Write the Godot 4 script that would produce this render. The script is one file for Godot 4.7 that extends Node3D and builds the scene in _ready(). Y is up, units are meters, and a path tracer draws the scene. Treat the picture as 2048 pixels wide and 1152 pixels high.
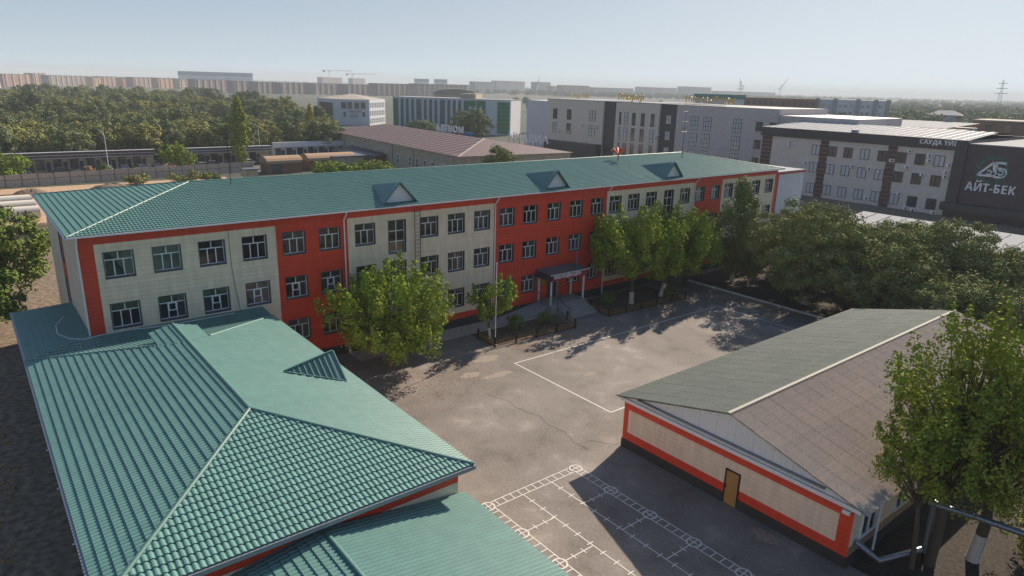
extends Node3D
# A school yard seen from a drone. x runs along the school's front, z towards the viewer, y up, metres.
const EYE := Vector3(-4.738, 20.656, 47.328)
var M := {}
var names := {}
var rng := RandomNumberGenerator.new()
var unit_box := BoxMesh.new()
var cache := {}

class MB:
	var v := PackedVector3Array()
	var n := PackedVector3Array()
	var c := PackedColorArray()
	var uv := PackedVector2Array()
	var col := Color.WHITE
	var has_uv := false
	func tri(a: Vector3, b: Vector3, d: Vector3) -> void:
		var m := (b - a).cross(d - a).normalized()
		v.append(a); v.append(d); v.append(b)
		n.append(m); n.append(m); n.append(m)
		c.append(col); c.append(col); c.append(col)
	func quad(a: Vector3, b: Vector3, d: Vector3, e: Vector3) -> void:
		tri(a, b, d); tri(a, d, e)
	func quadn(a: Vector3, b: Vector3, d: Vector3, e: Vector3, na: Vector3, nb: Vector3, nd: Vector3, ne: Vector3) -> void:
		v.append(a); v.append(d); v.append(b); v.append(a); v.append(e); v.append(d)
		n.append(na); n.append(nd); n.append(nb); n.append(na); n.append(ne); n.append(nd)
		for i in 6: c.append(col)
	func box(p: Vector3, q: Vector3) -> void:  # two opposite corners
		obox(Transform3D(Basis.IDENTITY, (p + q) * 0.5), (q - p).abs())
	func obox(t: Transform3D, s: Vector3) -> void:
		var h := s * 0.5
		var k: Array[Vector3] = []
		for i in 8: k.append(t * Vector3(h.x if i & 1 else -h.x, h.y if i & 2 else -h.y, h.z if i & 4 else -h.z))
		quad(k[4], k[5], k[7], k[6]); quad(k[1], k[0], k[2], k[3]); quad(k[5], k[1], k[3], k[7])
		quad(k[0], k[4], k[6], k[2]); quad(k[6], k[7], k[3], k[2]); quad(k[0], k[1], k[5], k[4])
	func bar(a: Vector3, b: Vector3, w: float, h: float, upv := Vector3.UP) -> void:
		var d := (b - a).normalized()
		var s := d.cross(upv).normalized()
		if s.length() < 0.5: s = Vector3.RIGHT
		var u := s.cross(d)
		obox(Transform3D(Basis(s, u, -d), (a + b) * 0.5), Vector3(w, h, a.distance_to(b)))
	func tube(pts: Array, r: Array, sides := 8, cap := true) -> void:
		var rings := []
		var ref := Vector3.UP
		for i in pts.size():
			var d: Vector3 = (pts[mini(i + 1, pts.size() - 1)] - pts[maxi(i - 1, 0)]).normalized()
			if absf(d.dot(ref)) > 0.95: ref = Vector3.RIGHT if absf(d.dot(Vector3.RIGHT)) < 0.9 else Vector3.FORWARD
			var s := d.cross(ref).normalized()
			var u := s.cross(d)
			var ring: Array[Vector3] = []
			for k in sides:
				var a := TAU * k / sides
				ring.append(s * cos(a) + u * sin(a))
			rings.append(ring)
		for i in pts.size() - 1:
			for k in sides:
				var k2 := (k + 1) % sides
				var a: Vector3 = rings[i][k]; var b: Vector3 = rings[i][k2]; var d: Vector3 = rings[i + 1][k2]; var e: Vector3 = rings[i + 1][k]
				quadn(pts[i] + b * r[i], pts[i] + a * r[i], pts[i + 1] + e * r[i + 1], pts[i + 1] + d * r[i + 1], b, a, e, d)
		if cap:
			for end in 2:
				var i := 0 if end == 0 else pts.size() - 1
				for k in range(1, sides - 1):
					var a: Vector3 = pts[i] + rings[i][0] * r[i]; var b: Vector3 = pts[i] + rings[i][k] * r[i]; var d: Vector3 = pts[i] + rings[i][k + 1] * r[i]
					if end == 0: tri(a, b, d)
					else: tri(a, d, b)
	func prism(poly: Array, from: Vector3, to: Vector3) -> void:  # outline (offsets) swept from one point to another
		var m := poly.size()
		var nor := Vector3.ZERO
		for i in m: nor += (poly[i] as Vector3).cross(poly[(i + 1) % m])
		var ps := poly.duplicate()
		if nor.dot(to - from) < 0: ps.reverse()
		for i in m:
			var a: Vector3 = ps[i]; var b: Vector3 = ps[(i + 1) % m]
			quad(from + a, from + b, to + b, to + a)
		for i in range(1, m - 1):
			tri(from + ps[0], from + ps[i + 1], from + ps[i])
			tri(to + ps[0], to + ps[i], to + ps[i + 1])
	func sheet(pts: Array) -> void:  # flat polygon facing up
		for i in range(1, pts.size() - 1):
			var a: Vector3 = pts[0]; var b: Vector3 = pts[i]; var d: Vector3 = pts[i + 1]
			if (b - a).cross(d - a).y < 0: tri(a, d, b)
			else: tri(a, b, d)
	func mesh(inv = null) -> ArrayMesh:
		var arr := []
		arr.resize(Mesh.ARRAY_MAX)
		if inv != null:
			var t: Transform3D = inv
			if not t.is_equal_approx(Transform3D.IDENTITY):
				v = t * v
				if not t.basis.is_equal_approx(Basis.IDENTITY):
					for i in n.size(): n[i] = t.basis * n[i]
		arr[Mesh.ARRAY_VERTEX] = v; arr[Mesh.ARRAY_NORMAL] = n; arr[Mesh.ARRAY_COLOR] = c
		if has_uv: arr[Mesh.ARRAY_TEX_UV] = uv
		var m := ArrayMesh.new()
		m.add_surface_from_arrays(Mesh.PRIMITIVE_TRIANGLES, arr)
		return m

func numbered(called: String) -> String:
	var k: int = names.get(called, 0)
	names[called] = k + 1
	return called if k == 0 else "%s_%03d" % [called, k]
func thing(called: String, label: String, category: String, at := Vector3.ZERO, turn := 0.0, group := "") -> Node3D:
	var o := Node3D.new()
	o.name = numbered(called); add_child(o)
	o.position = at; o.rotation.y = turn
	tag(o, label, category, group)
	return o
func tag(o: Node, label: String, category: String, group := "") -> void:
	o.set_meta("label", label); o.set_meta("category", category)
	if group: o.set_meta("group", group)
func inst(parent: Node, called: String, mesh: Mesh, mat: Material, t := Transform3D.IDENTITY) -> MeshInstance3D:
	var o := MeshInstance3D.new()
	o.mesh = mesh; o.material_override = mat; o.transform = t
	o.name = called if parent != self else numbered(called)
	parent.add_child(o, true)
	return o
func part(parent: Node3D, called: String, b: MB, mat: Material) -> MeshInstance3D:  # shape given in world coordinates
	return inst(parent, called, b.mesh(parent.global_transform.affine_inverse()), mat)
func lpart(parent: Node3D, called: String, b: MB, mat: Material) -> MeshInstance3D:  # shape given in the parent's own coordinates
	return inst(parent, called, b.mesh(), mat)
func setting(called: String, b: MB, mat: Material) -> MeshInstance3D:
	var o := inst(self, called, b.mesh(), mat)
	o.set_meta("kind", "structure")
	return o
func copy(o: Node3D, at: Vector3, turn := 0.0, sc := 1.0) -> Node3D:
	var r: Node3D = o.duplicate()
	r.name = numbered(String(o.name).trim_suffix(String(o.name).right(4)) if String(o.name).right(4).begins_with("_0") else String(o.name))
	add_child(r); r.position = at; r.rotation.y = turn; r.scale = Vector3.ONE * sc
	return r
func boxp(parent: Node3D, called: String, p: Vector3, q: Vector3, mat: Material) -> MeshInstance3D:  # a box part between two corners, in the parent's coordinates
	return inst(parent, called, unit_box, mat, Transform3D(Basis.from_scale((q - p).abs()), (p + q) * 0.5))
func lv(a: Vector3, b: Vector3, t: float) -> Vector3: return a.lerp(b, t)

# ---------- materials
func noise_tex(freq: float, lo: float, hi: float, oct := 4, sd := 1, warm := 0.0, normal := false, size := 512) -> NoiseTexture2D:
	var f := FastNoiseLite.new()
	f.noise_type = FastNoiseLite.TYPE_SIMPLEX_SMOOTH
	f.frequency = freq; f.fractal_octaves = oct; f.seed = sd
	var t := NoiseTexture2D.new()
	t.width = size; t.height = size; t.seamless = true; t.noise = f
	if normal:
		t.as_normal_map = true; t.bump_strength = 3.0
	else:
		var g := Gradient.new()
		g.set_color(0, Color(lo, lo, lo)); g.set_color(1, Color(hi, hi - warm * 0.5, hi - warm))
		t.color_ramp = g
	return t
func mat(called: String, col: Color, rough := 0.8, metal := 0.0) -> StandardMaterial3D:
	var m := StandardMaterial3D.new()
	m.albedo_color = col; m.roughness = rough; m.metallic = metal
	M[called] = m
	return m
func grain(m: StandardMaterial3D, t: Texture2D, metres: float) -> StandardMaterial3D:
	m.albedo_texture = t
	m.uv1_triplanar = true; m.uv1_world_triplanar = true
	m.uv1_scale = Vector3.ONE / metres
	return m
func streaks(m: StandardMaterial3D, t: Texture2D) -> StandardMaterial3D:  # rain-washed dust, drawn out downwards
	grain(m, t, 4.0)
	m.uv1_scale = Vector3(0.22, 0.035, 0.22)
	return m
func rgb(r: int, g: int, b: int) -> Color: return Color(r / 255.0, g / 255.0, b / 255.0)

func make_materials() -> void:
	var fine := noise_tex(0.06, 0.80, 1.0, 4, 3)
	var blot := noise_tex(0.012, 0.80, 1.0, 5, 5)
	var dirt := noise_tex(0.02, 0.74, 1.0, 6, 7, 0.06)
	var rough_earth := noise_tex(0.03, 0.5, 1.0, 6, 17, 0.08)
	var wall := noise_tex(0.02, 0.9, 1.0, 5, 9)
	streaks(mat("cream", rgb(234, 216, 190), 0.55), wall)
	streaks(mat("cream2", rgb(230, 212, 186), 0.6), wall)
	streaks(mat("beige", rgb(226, 206, 184), 0.6), wall)
	streaks(mat("orange", rgb(216, 64, 31), 0.5), wall)
	streaks(mat("orange2", rgb(211, 62, 31), 0.55), wall)
	grain(mat("plinth", rgb(46, 47, 52), 0.75), fine, 2.0)
	grain(mat("plaster", rgb(168, 162, 150), 0.9), fine, 3.0)
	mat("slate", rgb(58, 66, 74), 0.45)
	mat("frame", rgb(222, 224, 226), 0.35)
	mat("steel_white", rgb(208, 211, 216), 0.4)
	mat("steel_grey", rgb(128, 136, 146), 0.4, 0.3)
	mat("black_metal", rgb(30, 29, 30), 0.4, 0.3)
	mat("gold", rgb(172, 134, 58), 0.4, 0.4)
	mat("gold_sign", rgb(214, 172, 40), 0.4, 0.1)
	var gl := mat("glass", Color(0.09, 0.11, 0.13, 0.42), 0.03)
	gl.transparency = BaseMaterial3D.TRANSPARENCY_ALPHA
	gl.metallic_specular = 0.8
	mat("far_glass", rgb(44, 52, 62), 0.12).metallic_specular = 0.7
	mat("sky_reflect_glass", rgb(182, 188, 192), 0.15)  # pale colour stands in for the sky reflected in distant panes
	mat("curtain", rgb(186, 190, 190), 0.9)
	mat("curtain_tan", rgb(170, 142, 112), 0.9)
	for k in 3:
		var t := mat("tile%d" % k, [rgb(94, 136, 130), rgb(91, 132, 126), rgb(97, 140, 134)][k], 0.4)
		t.metallic_specular = 0.5
		grain(t, noise_tex(0.02, 0.89, 1.0, 6, 20, 0.02), 9.0)
	var ts := mat("tiles", rgb(97, 139, 133), 0.4)
	ts.vertex_color_use_as_albedo = true
	ts.metallic_specular = 0.5
	grain(ts, noise_tex(0.02, 0.89, 1.0, 6, 20, 0.02), 9.0)
	grain(mat("ridge", rgb(88, 128, 122), 0.45), fine, 3.0)
	for k in 3:
		grain(mat("slateg%d" % k, [rgb(168, 170, 155), rgb(165, 167, 152), rgb(171, 172, 157)][k], 0.85), noise_tex(0.02, 0.8, 1.0, 5, 30), 2.6)
		grain(mat("slateb%d" % k, [rgb(204, 194, 184), rgb(201, 191, 182), rgb(207, 196, 185)][k], 0.85), noise_tex(0.02, 0.76, 1.0, 5, 40, 0.1), 2.6)
	grain(mat("concrete", rgb(172, 166, 159), 0.9), dirt, 5.0)
	grain(mat("fence_panel", rgb(206, 192, 182), 0.9), dirt, 5.0)
	grain(mat("step", rgb(158, 156, 154), 0.85), blot, 2.0)
	grain(mat("bed_soil", rgb(112, 98, 82), 1.0), rough_earth, 2.5)
	grain(mat("soil", rgb(146, 132, 116), 1.0), rough_earth, 9.0)
	grain(mat("soil_shaded", rgb(70, 63, 55), 1.0), rough_earth, 4.0)  # soil colour darkened to carry the shade under the trees
	grain(mat("sand", rgb(186, 160, 130), 1.0), dirt, 8.0)
	grain(mat("steppe", rgb(62, 72, 62), 1.0), dirt, 60.0)
	grain(mat("road", rgb(100, 98, 97), 0.9), dirt, 6.0)
	grain(mat("paint", rgb(214, 211, 205), 0.7), noise_tex(0.08, 0.78, 1.0, 5, 12), 1.6)
	grain(mat("kerb", rgb(224, 224, 222), 0.8), blot, 1.6)
	mat("crack", rgb(46, 43, 41), 1.0)
	grain(mat("patch", rgb(150, 143, 134), 0.95), dirt, 2.0)
	grain(mat("door_wood", rgb(176, 132, 74), 0.6), fine, 0.8)
	grain(mat("bark", rgb(96, 84, 70), 1.0), fine, 0.5)
	mat("whitewash", rgb(200, 195, 184), 0.9)
	grain(mat("pipe", rgb(150, 156, 164), 0.32, 0.7), blot, 0.8)
	grain(mat("panel_grey", rgb(204, 197, 190), 0.6), wall, 9.0)
	grain(mat("panel_beige", rgb(214, 205, 192), 0.6), wall, 9.0)
	grain(mat("panel_lilac", rgb(194, 186, 186), 0.6), wall, 9.0)
	mat("panel_dark", rgb(52, 51, 58), 0.5)
	grain(mat("panel_plum", rgb(62, 56, 64), 0.5), wall, 6.0)
	for k in 3: mat("brown_panel%d" % k, [rgb(78, 46, 42), rgb(88, 50, 44), rgb(70, 43, 41)][k], 0.5)
	grain(mat("brown_roof", rgb(108, 84, 82), 0.5), blot, 8.0)
	grain(mat("old_wall", rgb(200, 188, 168), 0.9), dirt, 12.0)
	grain(mat("old_brick", rgb(140, 104, 84), 0.95), dirt, 3.0)
	grain(mat("rust", rgb(176, 148, 124), 0.95), dirt, 4.0)
	grain(mat("white_wall", rgb(206, 210, 216), 0.7), wall, 8.0)
	mat("white_roof", rgb(152, 154, 158), 0.85).metallic_specular = 0.15
	mat("ridge_pale", rgb(158, 156, 146), 0.8)
	mat("green_panel", rgb(30, 116, 66), 0.4)
	mat("teal_glass", rgb(46, 92, 92), 0.2)
	mat("teal_roof", rgb(50, 126, 122), 0.5)
	mat("emerald", rgb(38, 150, 118), 0.5)
	mat("letter_white", rgb(222, 222, 226), 0.5)
	mat("letter_red", rgb(150, 40, 48), 0.6)
	mat("red_trim", rgb(176, 50, 44), 0.5)
	mat("blue_metal", rgb(44, 112, 150), 0.4)
	mat("lead", rgb(82, 88, 98), 0.5)
	mat("tyre", rgb(26, 26, 27), 0.9)
	mat("red_lamp", rgb(150, 26, 22), 0.3)
	mat("lamp_glass", rgb(210, 210, 205), 0.2)
	mat("siren", rgb(196, 84, 52), 0.5)
	for a in [["leaf_ash", rgb(122, 138, 52)], ["leaf_yellow", rgb(150, 146, 56)], ["leaf_elm", rgb(122, 126, 78)], ["leaf_poplar", rgb(130, 138, 56)], ["leaf_wood", rgb(134, 132, 84)], ["leaf_far", rgb(116, 122, 86)], ["leaf_dark", rgb(100, 114, 58)], ["leaf_dry", rgb(160, 124, 84)]]:
		var l := mat(a[0], a[1], 0.75)
		l.vertex_color_use_as_albedo = true
		l.cull_mode = BaseMaterial3D.CULL_DISABLED
		l.backlight = Color(0.6, 0.7, 0.28)
		l.metallic_specular = 0.12

# ---------- pressed-metal tile slopes, board cladding, windows
const TP := 0.22
const TC := 0.37
func wave(u: float) -> float: return 0.023 * (1.0 - 2.0 * pow(cos(PI * u / TP), 4.0))
func wave_slope(u: float) -> float: return 0.023 * 8.0 * pow(cos(PI * u / TP), 3.0) * sin(PI * u / TP) * PI / TP
func slope_frame(pts: Array) -> Array:
	var nor := Vector3.ZERO
	for i in pts.size(): nor += (pts[i] as Vector3 - pts[0]).cross(pts[(i + 1) % pts.size()] - pts[0])
	nor = nor.normalized()
	if nor.y < 0: nor = -nor
	var up := (Vector3.UP - nor * nor.y).normalized()
	return [nor.cross(up), up, nor]
func vrange(poly: PackedVector2Array, u: float) -> Vector2:
	var lo := 1e9
	var hi := -1e9
	for i in poly.size():
		var a := poly[i]; var b := poly[(i + 1) % poly.size()]
		if absf(a.x - b.x) < 1e-6: continue
		var t := (u - a.x) / (b.x - a.x)
		if t < -1e-6 or t > 1.000001: continue
		var y := lerpf(a.y, b.y, t)
		lo = minf(lo, y); hi = maxf(hi, y)
	return Vector2(lo, hi)
func tile_mesh() -> ArrayMesh:
	if cache.has("tile"): return cache["tile"]
	var b := MB.new()
	tile_geo(b, Vector3.ZERO, Vector3.RIGHT, Vector3.BACK, Vector3.UP, 0.0, TP / 6, 6, 0, null)
	cache["tile"] = b.mesh()
	return cache["tile"]
func tile_geo(b: MB, o: Vector3, U: Vector3, V: Vector3, N: Vector3, u0: float, du: float, count: int, j: int, _x) -> void:
	var st := 0.046
	for k in count:
		var ua := u0 + k * du; var ub := ua + du
		var wa := wave(ua); var wb := wave(ub)
		var na := (N + U * -wave_slope(ua) + V * (st / TC)).normalized()
		var nb := (N + U * -wave_slope(ub) + V * (st / TC)).normalized()
		var v0 := j * TC; var v1 := v0 + TC
		var p := o + U * ua + V * v0 + N * (wa + st); var q := o + U * ub + V * v0 + N * (wb + st)
		var r := o + U * ub + V * v1 + N * wb; var s := o + U * ua + V * v1 + N * wa
		b.quadn(q, p, s, r, nb, na, na, nb)
		b.quadn(p, q, q - N * st * 1.3, p - N * st * 1.3, -V, -V, -V, -V)
func tile_slope(roof: Node3D, pts: Array, singles: Array, seg := 4, keep_near := 0.0) -> void:
	# the slope as one sheet of pressed tiles, cut to its outline; full tiles within keep_near of the viewer go to singles
	var f := slope_frame(pts)
	var U: Vector3 = f[0]; var V: Vector3 = f[1]; var N: Vector3 = f[2]
	var o: Vector3 = pts[0]
	var poly := PackedVector2Array()
	var lo := Vector2(1e9, 1e9)
	for p in pts:
		var q := Vector2((p - o).dot(U), (p - o).dot(V))
		poly.append(q); lo = lo.min(q)
	o += U * lo.x + V * lo.y
	var wide := 0.0
	for i in poly.size():
		poly[i] -= lo; wide = maxf(wide, poly[i].x)
	var b := MB.new()
	var st := 0.046
	var du := TP / seg
	var r := RandomNumberGenerator.new()
	r.seed = 77
	for i in int(ceil(wide / TP)):
		var ra: Array[Vector2] = []
		for k in seg + 1: ra.append(vrange(poly, minf(i * TP + k * du, wide)))
		var base := 1e9; var top := -1e9; var inlo := -1e9; var inhi := 1e9
		for q in ra:
			if q.y < q.x: continue
			base = minf(base, q.x); top = maxf(top, q.y); inlo = maxf(inlo, q.x); inhi = minf(inhi, q.y)
		if top < base: continue
		for j in range(int(floor(base / TC)), int(ceil(top / TC))):
			var va := j * TC; var vb := va + TC
			if keep_near > 0.0 and va >= inlo - 0.001 and vb <= inhi + 0.001 and (i + 1) * TP <= wide:
				var p := o + U * (i * TP) + V * va
				if p.distance_to(EYE) < keep_near:
					singles.append([p.distance_to(EYE), Transform3D(Basis(U, N, V), p)])
					continue
			var sh := 0.955 + 0.045 * r.randf() - 0.05 * float((i / 5 * 7919 + int(pts[0].x * 13.0)) % 5) / 5.0
			b.col = Color(sh, sh, sh)
			for k in seg:
				var qa := ra[k]; var qb := ra[k + 1]
				var a0 := maxf(va, qa.x); var a1 := minf(vb, qa.y); var b0 := maxf(va, qb.x); var b1 := minf(vb, qb.y)
				if a1 <= a0 and b1 <= b0: continue
				a1 = maxf(a0, a1); b1 = maxf(b0, b1)
				var ua := minf(i * TP + k * du, wide); var ub := minf(ua + du, wide)
				var wa := wave(ua); var wb := wave(ub)
				var na := (N + U * -wave_slope(ua) + V * (st / TC)).normalized()
				var nb := (N + U * -wave_slope(ub) + V * (st / TC)).normalized()
				var P := o + U * ua + V * a0 + N * (wa + st * (1.0 - (a0 - va) / TC)); var Q := o + U * ub + V * b0 + N * (wb + st * (1.0 - (b0 - va) / TC))
				var R := o + U * ub + V * b1 + N * (wb + st * (1.0 - (b1 - va) / TC)); var S := o + U * ua + V * a1 + N * (wa + st * (1.0 - (a1 - va) / TC))
				b.quadn(Q, P, S, R, nb, na, na, nb)
				if a0 <= va + 1e-4 and b0 <= va + 1e-4: b.quadn(P, Q, Q - N * st * 1.3, P - N * st * 1.3, -V, -V, -V, -V)
	var m := part(roof, "tiles", b, M["tiles"])
	m.set_meta("kind", "stuff")
func place_tiles(roof: Node3D, singles: Array) -> void:  # the 300 tiles nearest the viewer one by one, the rest of the near ones as one piece
	singles.sort_custom(func(a, b): return a[0] < b[0])
	var rest := MB.new()
	var inv := roof.global_transform.affine_inverse()
	for k in singles.size():
		var t: Transform3D = singles[k][1]
		if k < 300: inst(roof, "tile", tile_mesh(), M["tile%d" % rng.randi_range(0, 2)], inv * t)
		else: tile_geo(rest, t.origin, t.basis.x, t.basis.z, t.basis.y, 0.0, TP / 6, 6, 0, null)
	if singles.size() > 300: part(roof, "tiles", rest, M["tiles"]).set_meta("kind", "stuff")
func cap(parent: Node3D, a: Vector3, b: Vector3, r: float, mt: Material) -> MeshInstance3D:
	var m := MB.new()
	m.tube([a, b], [r, r], 10)
	return part(parent, "ridge_cap", m, mt)

func boards(out: Array, t: Transform3D, x0: float, x1: float, y0: float, y1: float, pitch: float, mats: Array, holes: Array) -> void:
	# rows of cladding boards on a wall plane (t: x along, y up, z out), cut round the openings
	var y := y0
	while y < y1 - 0.01:
		var ye := minf(y + pitch, y1)
		var cuts := []
		for h in holes:
			var q: Rect2 = h
			if q.position.y < ye - 0.004 and q.end.y > y + 0.004 and q.position.x < x1 and q.end.x > x0: cuts.append(q)
		cuts.sort_custom(func(a, b): return a.position.x < b.position.x)
		var x := x0
		var mt: Material = mats[rng.randi_range(0, mats.size() - 1)]
		for q in cuts:
			if q.position.x > x + 0.01: out.append([t, Vector3(x, y, 0), Vector3(q.position.x, ye, 0), mt])
			if q.position.y > y + 0.01: out.append([t, Vector3(q.position.x, y, 0), Vector3(minf(q.end.x, x1), q.position.y, 0), mt])
			if q.end.y < ye - 0.01: out.append([t, Vector3(q.position.x, q.end.y, 0), Vector3(minf(q.end.x, x1), ye, 0), mt])
			x = q.end.x
		if x < x1 - 0.01: out.append([t, Vector3(x, y, 0), Vector3(x1, ye, 0), mt])
		y = ye
func place_boards(wall: Node3D, list: Array, limit := 300, joint := 0.009) -> void:
	for e in list:
		var s: Vector3 = e[2] - e[1]
		var mid: Vector3 = (e[0] as Transform3D) * ((e[1] + e[2]) * 0.5)
		e.append(s.x * s.y / mid.distance_squared_to(EYE))
	list.sort_custom(func(a, b): return a[4] > b[4])
	var rest := {}
	var inv := wall.global_transform.affine_inverse()
	for k in list.size():
		var e: Array = list[k]
		var p: Vector3 = e[1] + Vector3(0.003, joint * 0.5, -0.03); var q: Vector3 = e[2] + Vector3(-0.003, -joint * 0.5, 0.0)
		var t: Transform3D = (e[0] as Transform3D) * Transform3D(Basis.from_scale(q - p), (p + q) * 0.5)
		if k < limit: inst(wall, "board", unit_box, e[3], inv * t)
		else:
			if not rest.has(e[3]): rest[e[3]] = MB.new()
			var o := Transform3D((e[0] as Transform3D).basis, t.origin)
			(rest[e[3]] as MB).obox(o, q - p)
	for m in rest: part(wall, "boards", rest[m], m).set_meta("kind", "stuff")

func bars_mesh(key: String, rects: Array, depth: float, z: float) -> ArrayMesh:  # bars given as [x0,y0,x1,y1]
	if cache.has(key): return cache[key]
	var b := MB.new()
	for r in rects: b.box(Vector3(r[0], r[1], z - depth), Vector3(r[2], r[3], z))
	cache[key] = b.mesh()
	return cache[key]
func school_window(parent: Node3D, t: Transform3D, w: float, h: float, style: int) -> void:
	# style 0 three lights under two, 1 with a ventilation insert, 2 stairwell grid
	var key := "%.2f_%.2f_%d" % [w, h, style]
	var e := 0.035
	var fr := []
	var panes := []
	var f := 0.045
	var x0 := e; var x1 := w - e; var y0 := 0.07; var y1 := h - e
	fr += [[x0, y0, x1, y0 + f], [x0, y1 - f, x1, y1], [x0, y0 + f, x0 + f, y1 - f], [x1 - f, y0 + f, x1, y1 - f]]
	if style < 2:
		var yt := lerpf(y0, y1, 0.66)
		fr += [[x0 + f, yt, x1 - f, yt + 0.06], [w / 2 - 0.03, yt + 0.06, w / 2 + 0.03, y1 - f]]
		panes += [[x0, yt, w / 2, y1], [w / 2, yt, x1, y1]]
		for k in 3:
			var a := lerpf(x0, x1, k / 3.0); var b := lerpf(x0, x1, (k + 1) / 3.0)
			if k: fr.append([a - 0.03, y0 + f, a + 0.03, yt])
			panes.append([a, y0, b, yt])
		if style == 1:
			var a := lerpf(x0, x1, 1 / 3.0) + 0.03; var b := lerpf(x0, x1, 2 / 3.0) - 0.03
			fr += [[a, y0 + 0.5, b, y0 + 0.56], [a, yt - 0.05, b, yt], [a, y0 + 0.56, a + 0.05, yt - 0.05], [b - 0.05, y0 + 0.56, b, yt - 0.05]]
	else:
		fr.append([w / 2 - 0.03, y0 + f, w / 2 + 0.03, y1 - f])
		for k in 3:
			var a := lerpf(y0, y1, k / 3.0); var b := lerpf(y0, y1, (k + 1) / 3.0)
			if k: fr += [[x0 + f, a - 0.03, w / 2 - 0.03, a + 0.03], [w / 2 + 0.03, a - 0.03, x1 - f, a + 0.03]]
			panes += [[x0, a, w / 2, b], [w / 2, a, x1, b]]
	var win := inst(parent, "window", bars_mesh("fr" + key, fr, 0.06, -0.2), M["frame"], t)
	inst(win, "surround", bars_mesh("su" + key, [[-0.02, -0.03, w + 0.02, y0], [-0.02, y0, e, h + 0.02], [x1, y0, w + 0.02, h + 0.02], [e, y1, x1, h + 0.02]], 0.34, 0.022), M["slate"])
	for p in panes:
		inst(win, "pane", bars_mesh("pn%.2f_%.2f" % [p[2] - p[0], p[3] - p[1]], [[0, 0, p[2] - p[0], p[3] - p[1]]], 0.012, -0.225), M["glass"], Transform3D(Basis.IDENTITY, Vector3(p[0], p[1], 0)))
	var kind := rng.randi_range(0, 5)
	if style < 2 and kind < 5:
		var span: Array = [[0.68, 1.0], [0.0, 1.0], [0.74, 1.0], [0.05, 0.3], [0.55, 1.0]][kind]
		var b := MB.new()
		var xa := lerpf(x0, x1, span[0]); var xb := lerpf(x0, x1, span[1])
		var m := int((xb - xa) / 0.05) + 1
		for k in m:
			var u0 := xa + (xb - xa) * k / m; var u1 := xa + (xb - xa) * (k + 1) / m
			var d0 := -0.42 + 0.03 * sin(u0 * 40.0); var d1 := -0.42 + 0.03 * sin(u1 * 40.0)
			b.quad(Vector3(u0, y0, d0), Vector3(u1, y0, d1), Vector3(u1, y1, d1), Vector3(u0, y1, d0))
		lpart(win, "curtain", b, M["curtain_tan"] if rng.randf() < 0.12 else M["curtain"])
func plain_window(parent: Node3D, T: Transform3D, x: float, y: float, w: float, h: float, cols: int, rows: int, glass: Material, frame: Material, z := 0.0) -> MeshInstance3D:
	# a window of a building farther off: frame with bars, and the panes behind it, on a wall facing +z of the parent
	var key := "pw%.2f_%.2f_%d_%d" % [w, h, cols, rows]
	var f := 0.1
	var r := [[0, 0, w, f], [0, h - f, w, h], [0, f, f, h - f], [w - f, f, w, h - f]]
	for k in range(1, cols): r.append([w * k / cols - 0.05, f, w * k / cols + 0.05, h - f])
	for k in range(1, rows): r.append([f, h * k / rows - 0.05, w - f, h * k / rows + 0.05])
	var win := inst(parent, "window", bars_mesh(key, r, 0.12, 0.1), frame, T * Transform3D(Basis.IDENTITY, Vector3(x, y, z)))
	inst(win, "pane", unit_box, glass, Transform3D(Basis.from_scale(Vector3(w - 0.02, h - 0.02, 0.03)), Vector3(w / 2, h / 2, 0.03)))
	return win
func letters(parent: Node3D, text: String, height: float, at: Vector3, mt: Material, wide := 1.0, serif := false, turn := 0.0, weight := 700, slant := 0.0) -> MeshInstance3D:
	var f := SystemFont.new()
	f.font_names = PackedStringArray(["Droid Serif" if serif else "Droid Sans"])
	f.font_weight = weight
	var tm := TextMesh.new()
	tm.text = text; tm.font = f; tm.font_size = 64; tm.pixel_size = height / 46.0; tm.depth = 0.1
	tm.curve_step = 2.0
	tm.horizontal_alignment = HORIZONTAL_ALIGNMENT_LEFT
	tm.vertical_alignment = VERTICAL_ALIGNMENT_BOTTOM
	var bs := Basis(Vector3.UP, turn) * Basis(Vector3(wide, 0, 0), Vector3(slant, 1, 0), Vector3.BACK)
	return inst(parent, "lettering", tm, mt, Transform3D(bs, at))

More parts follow.
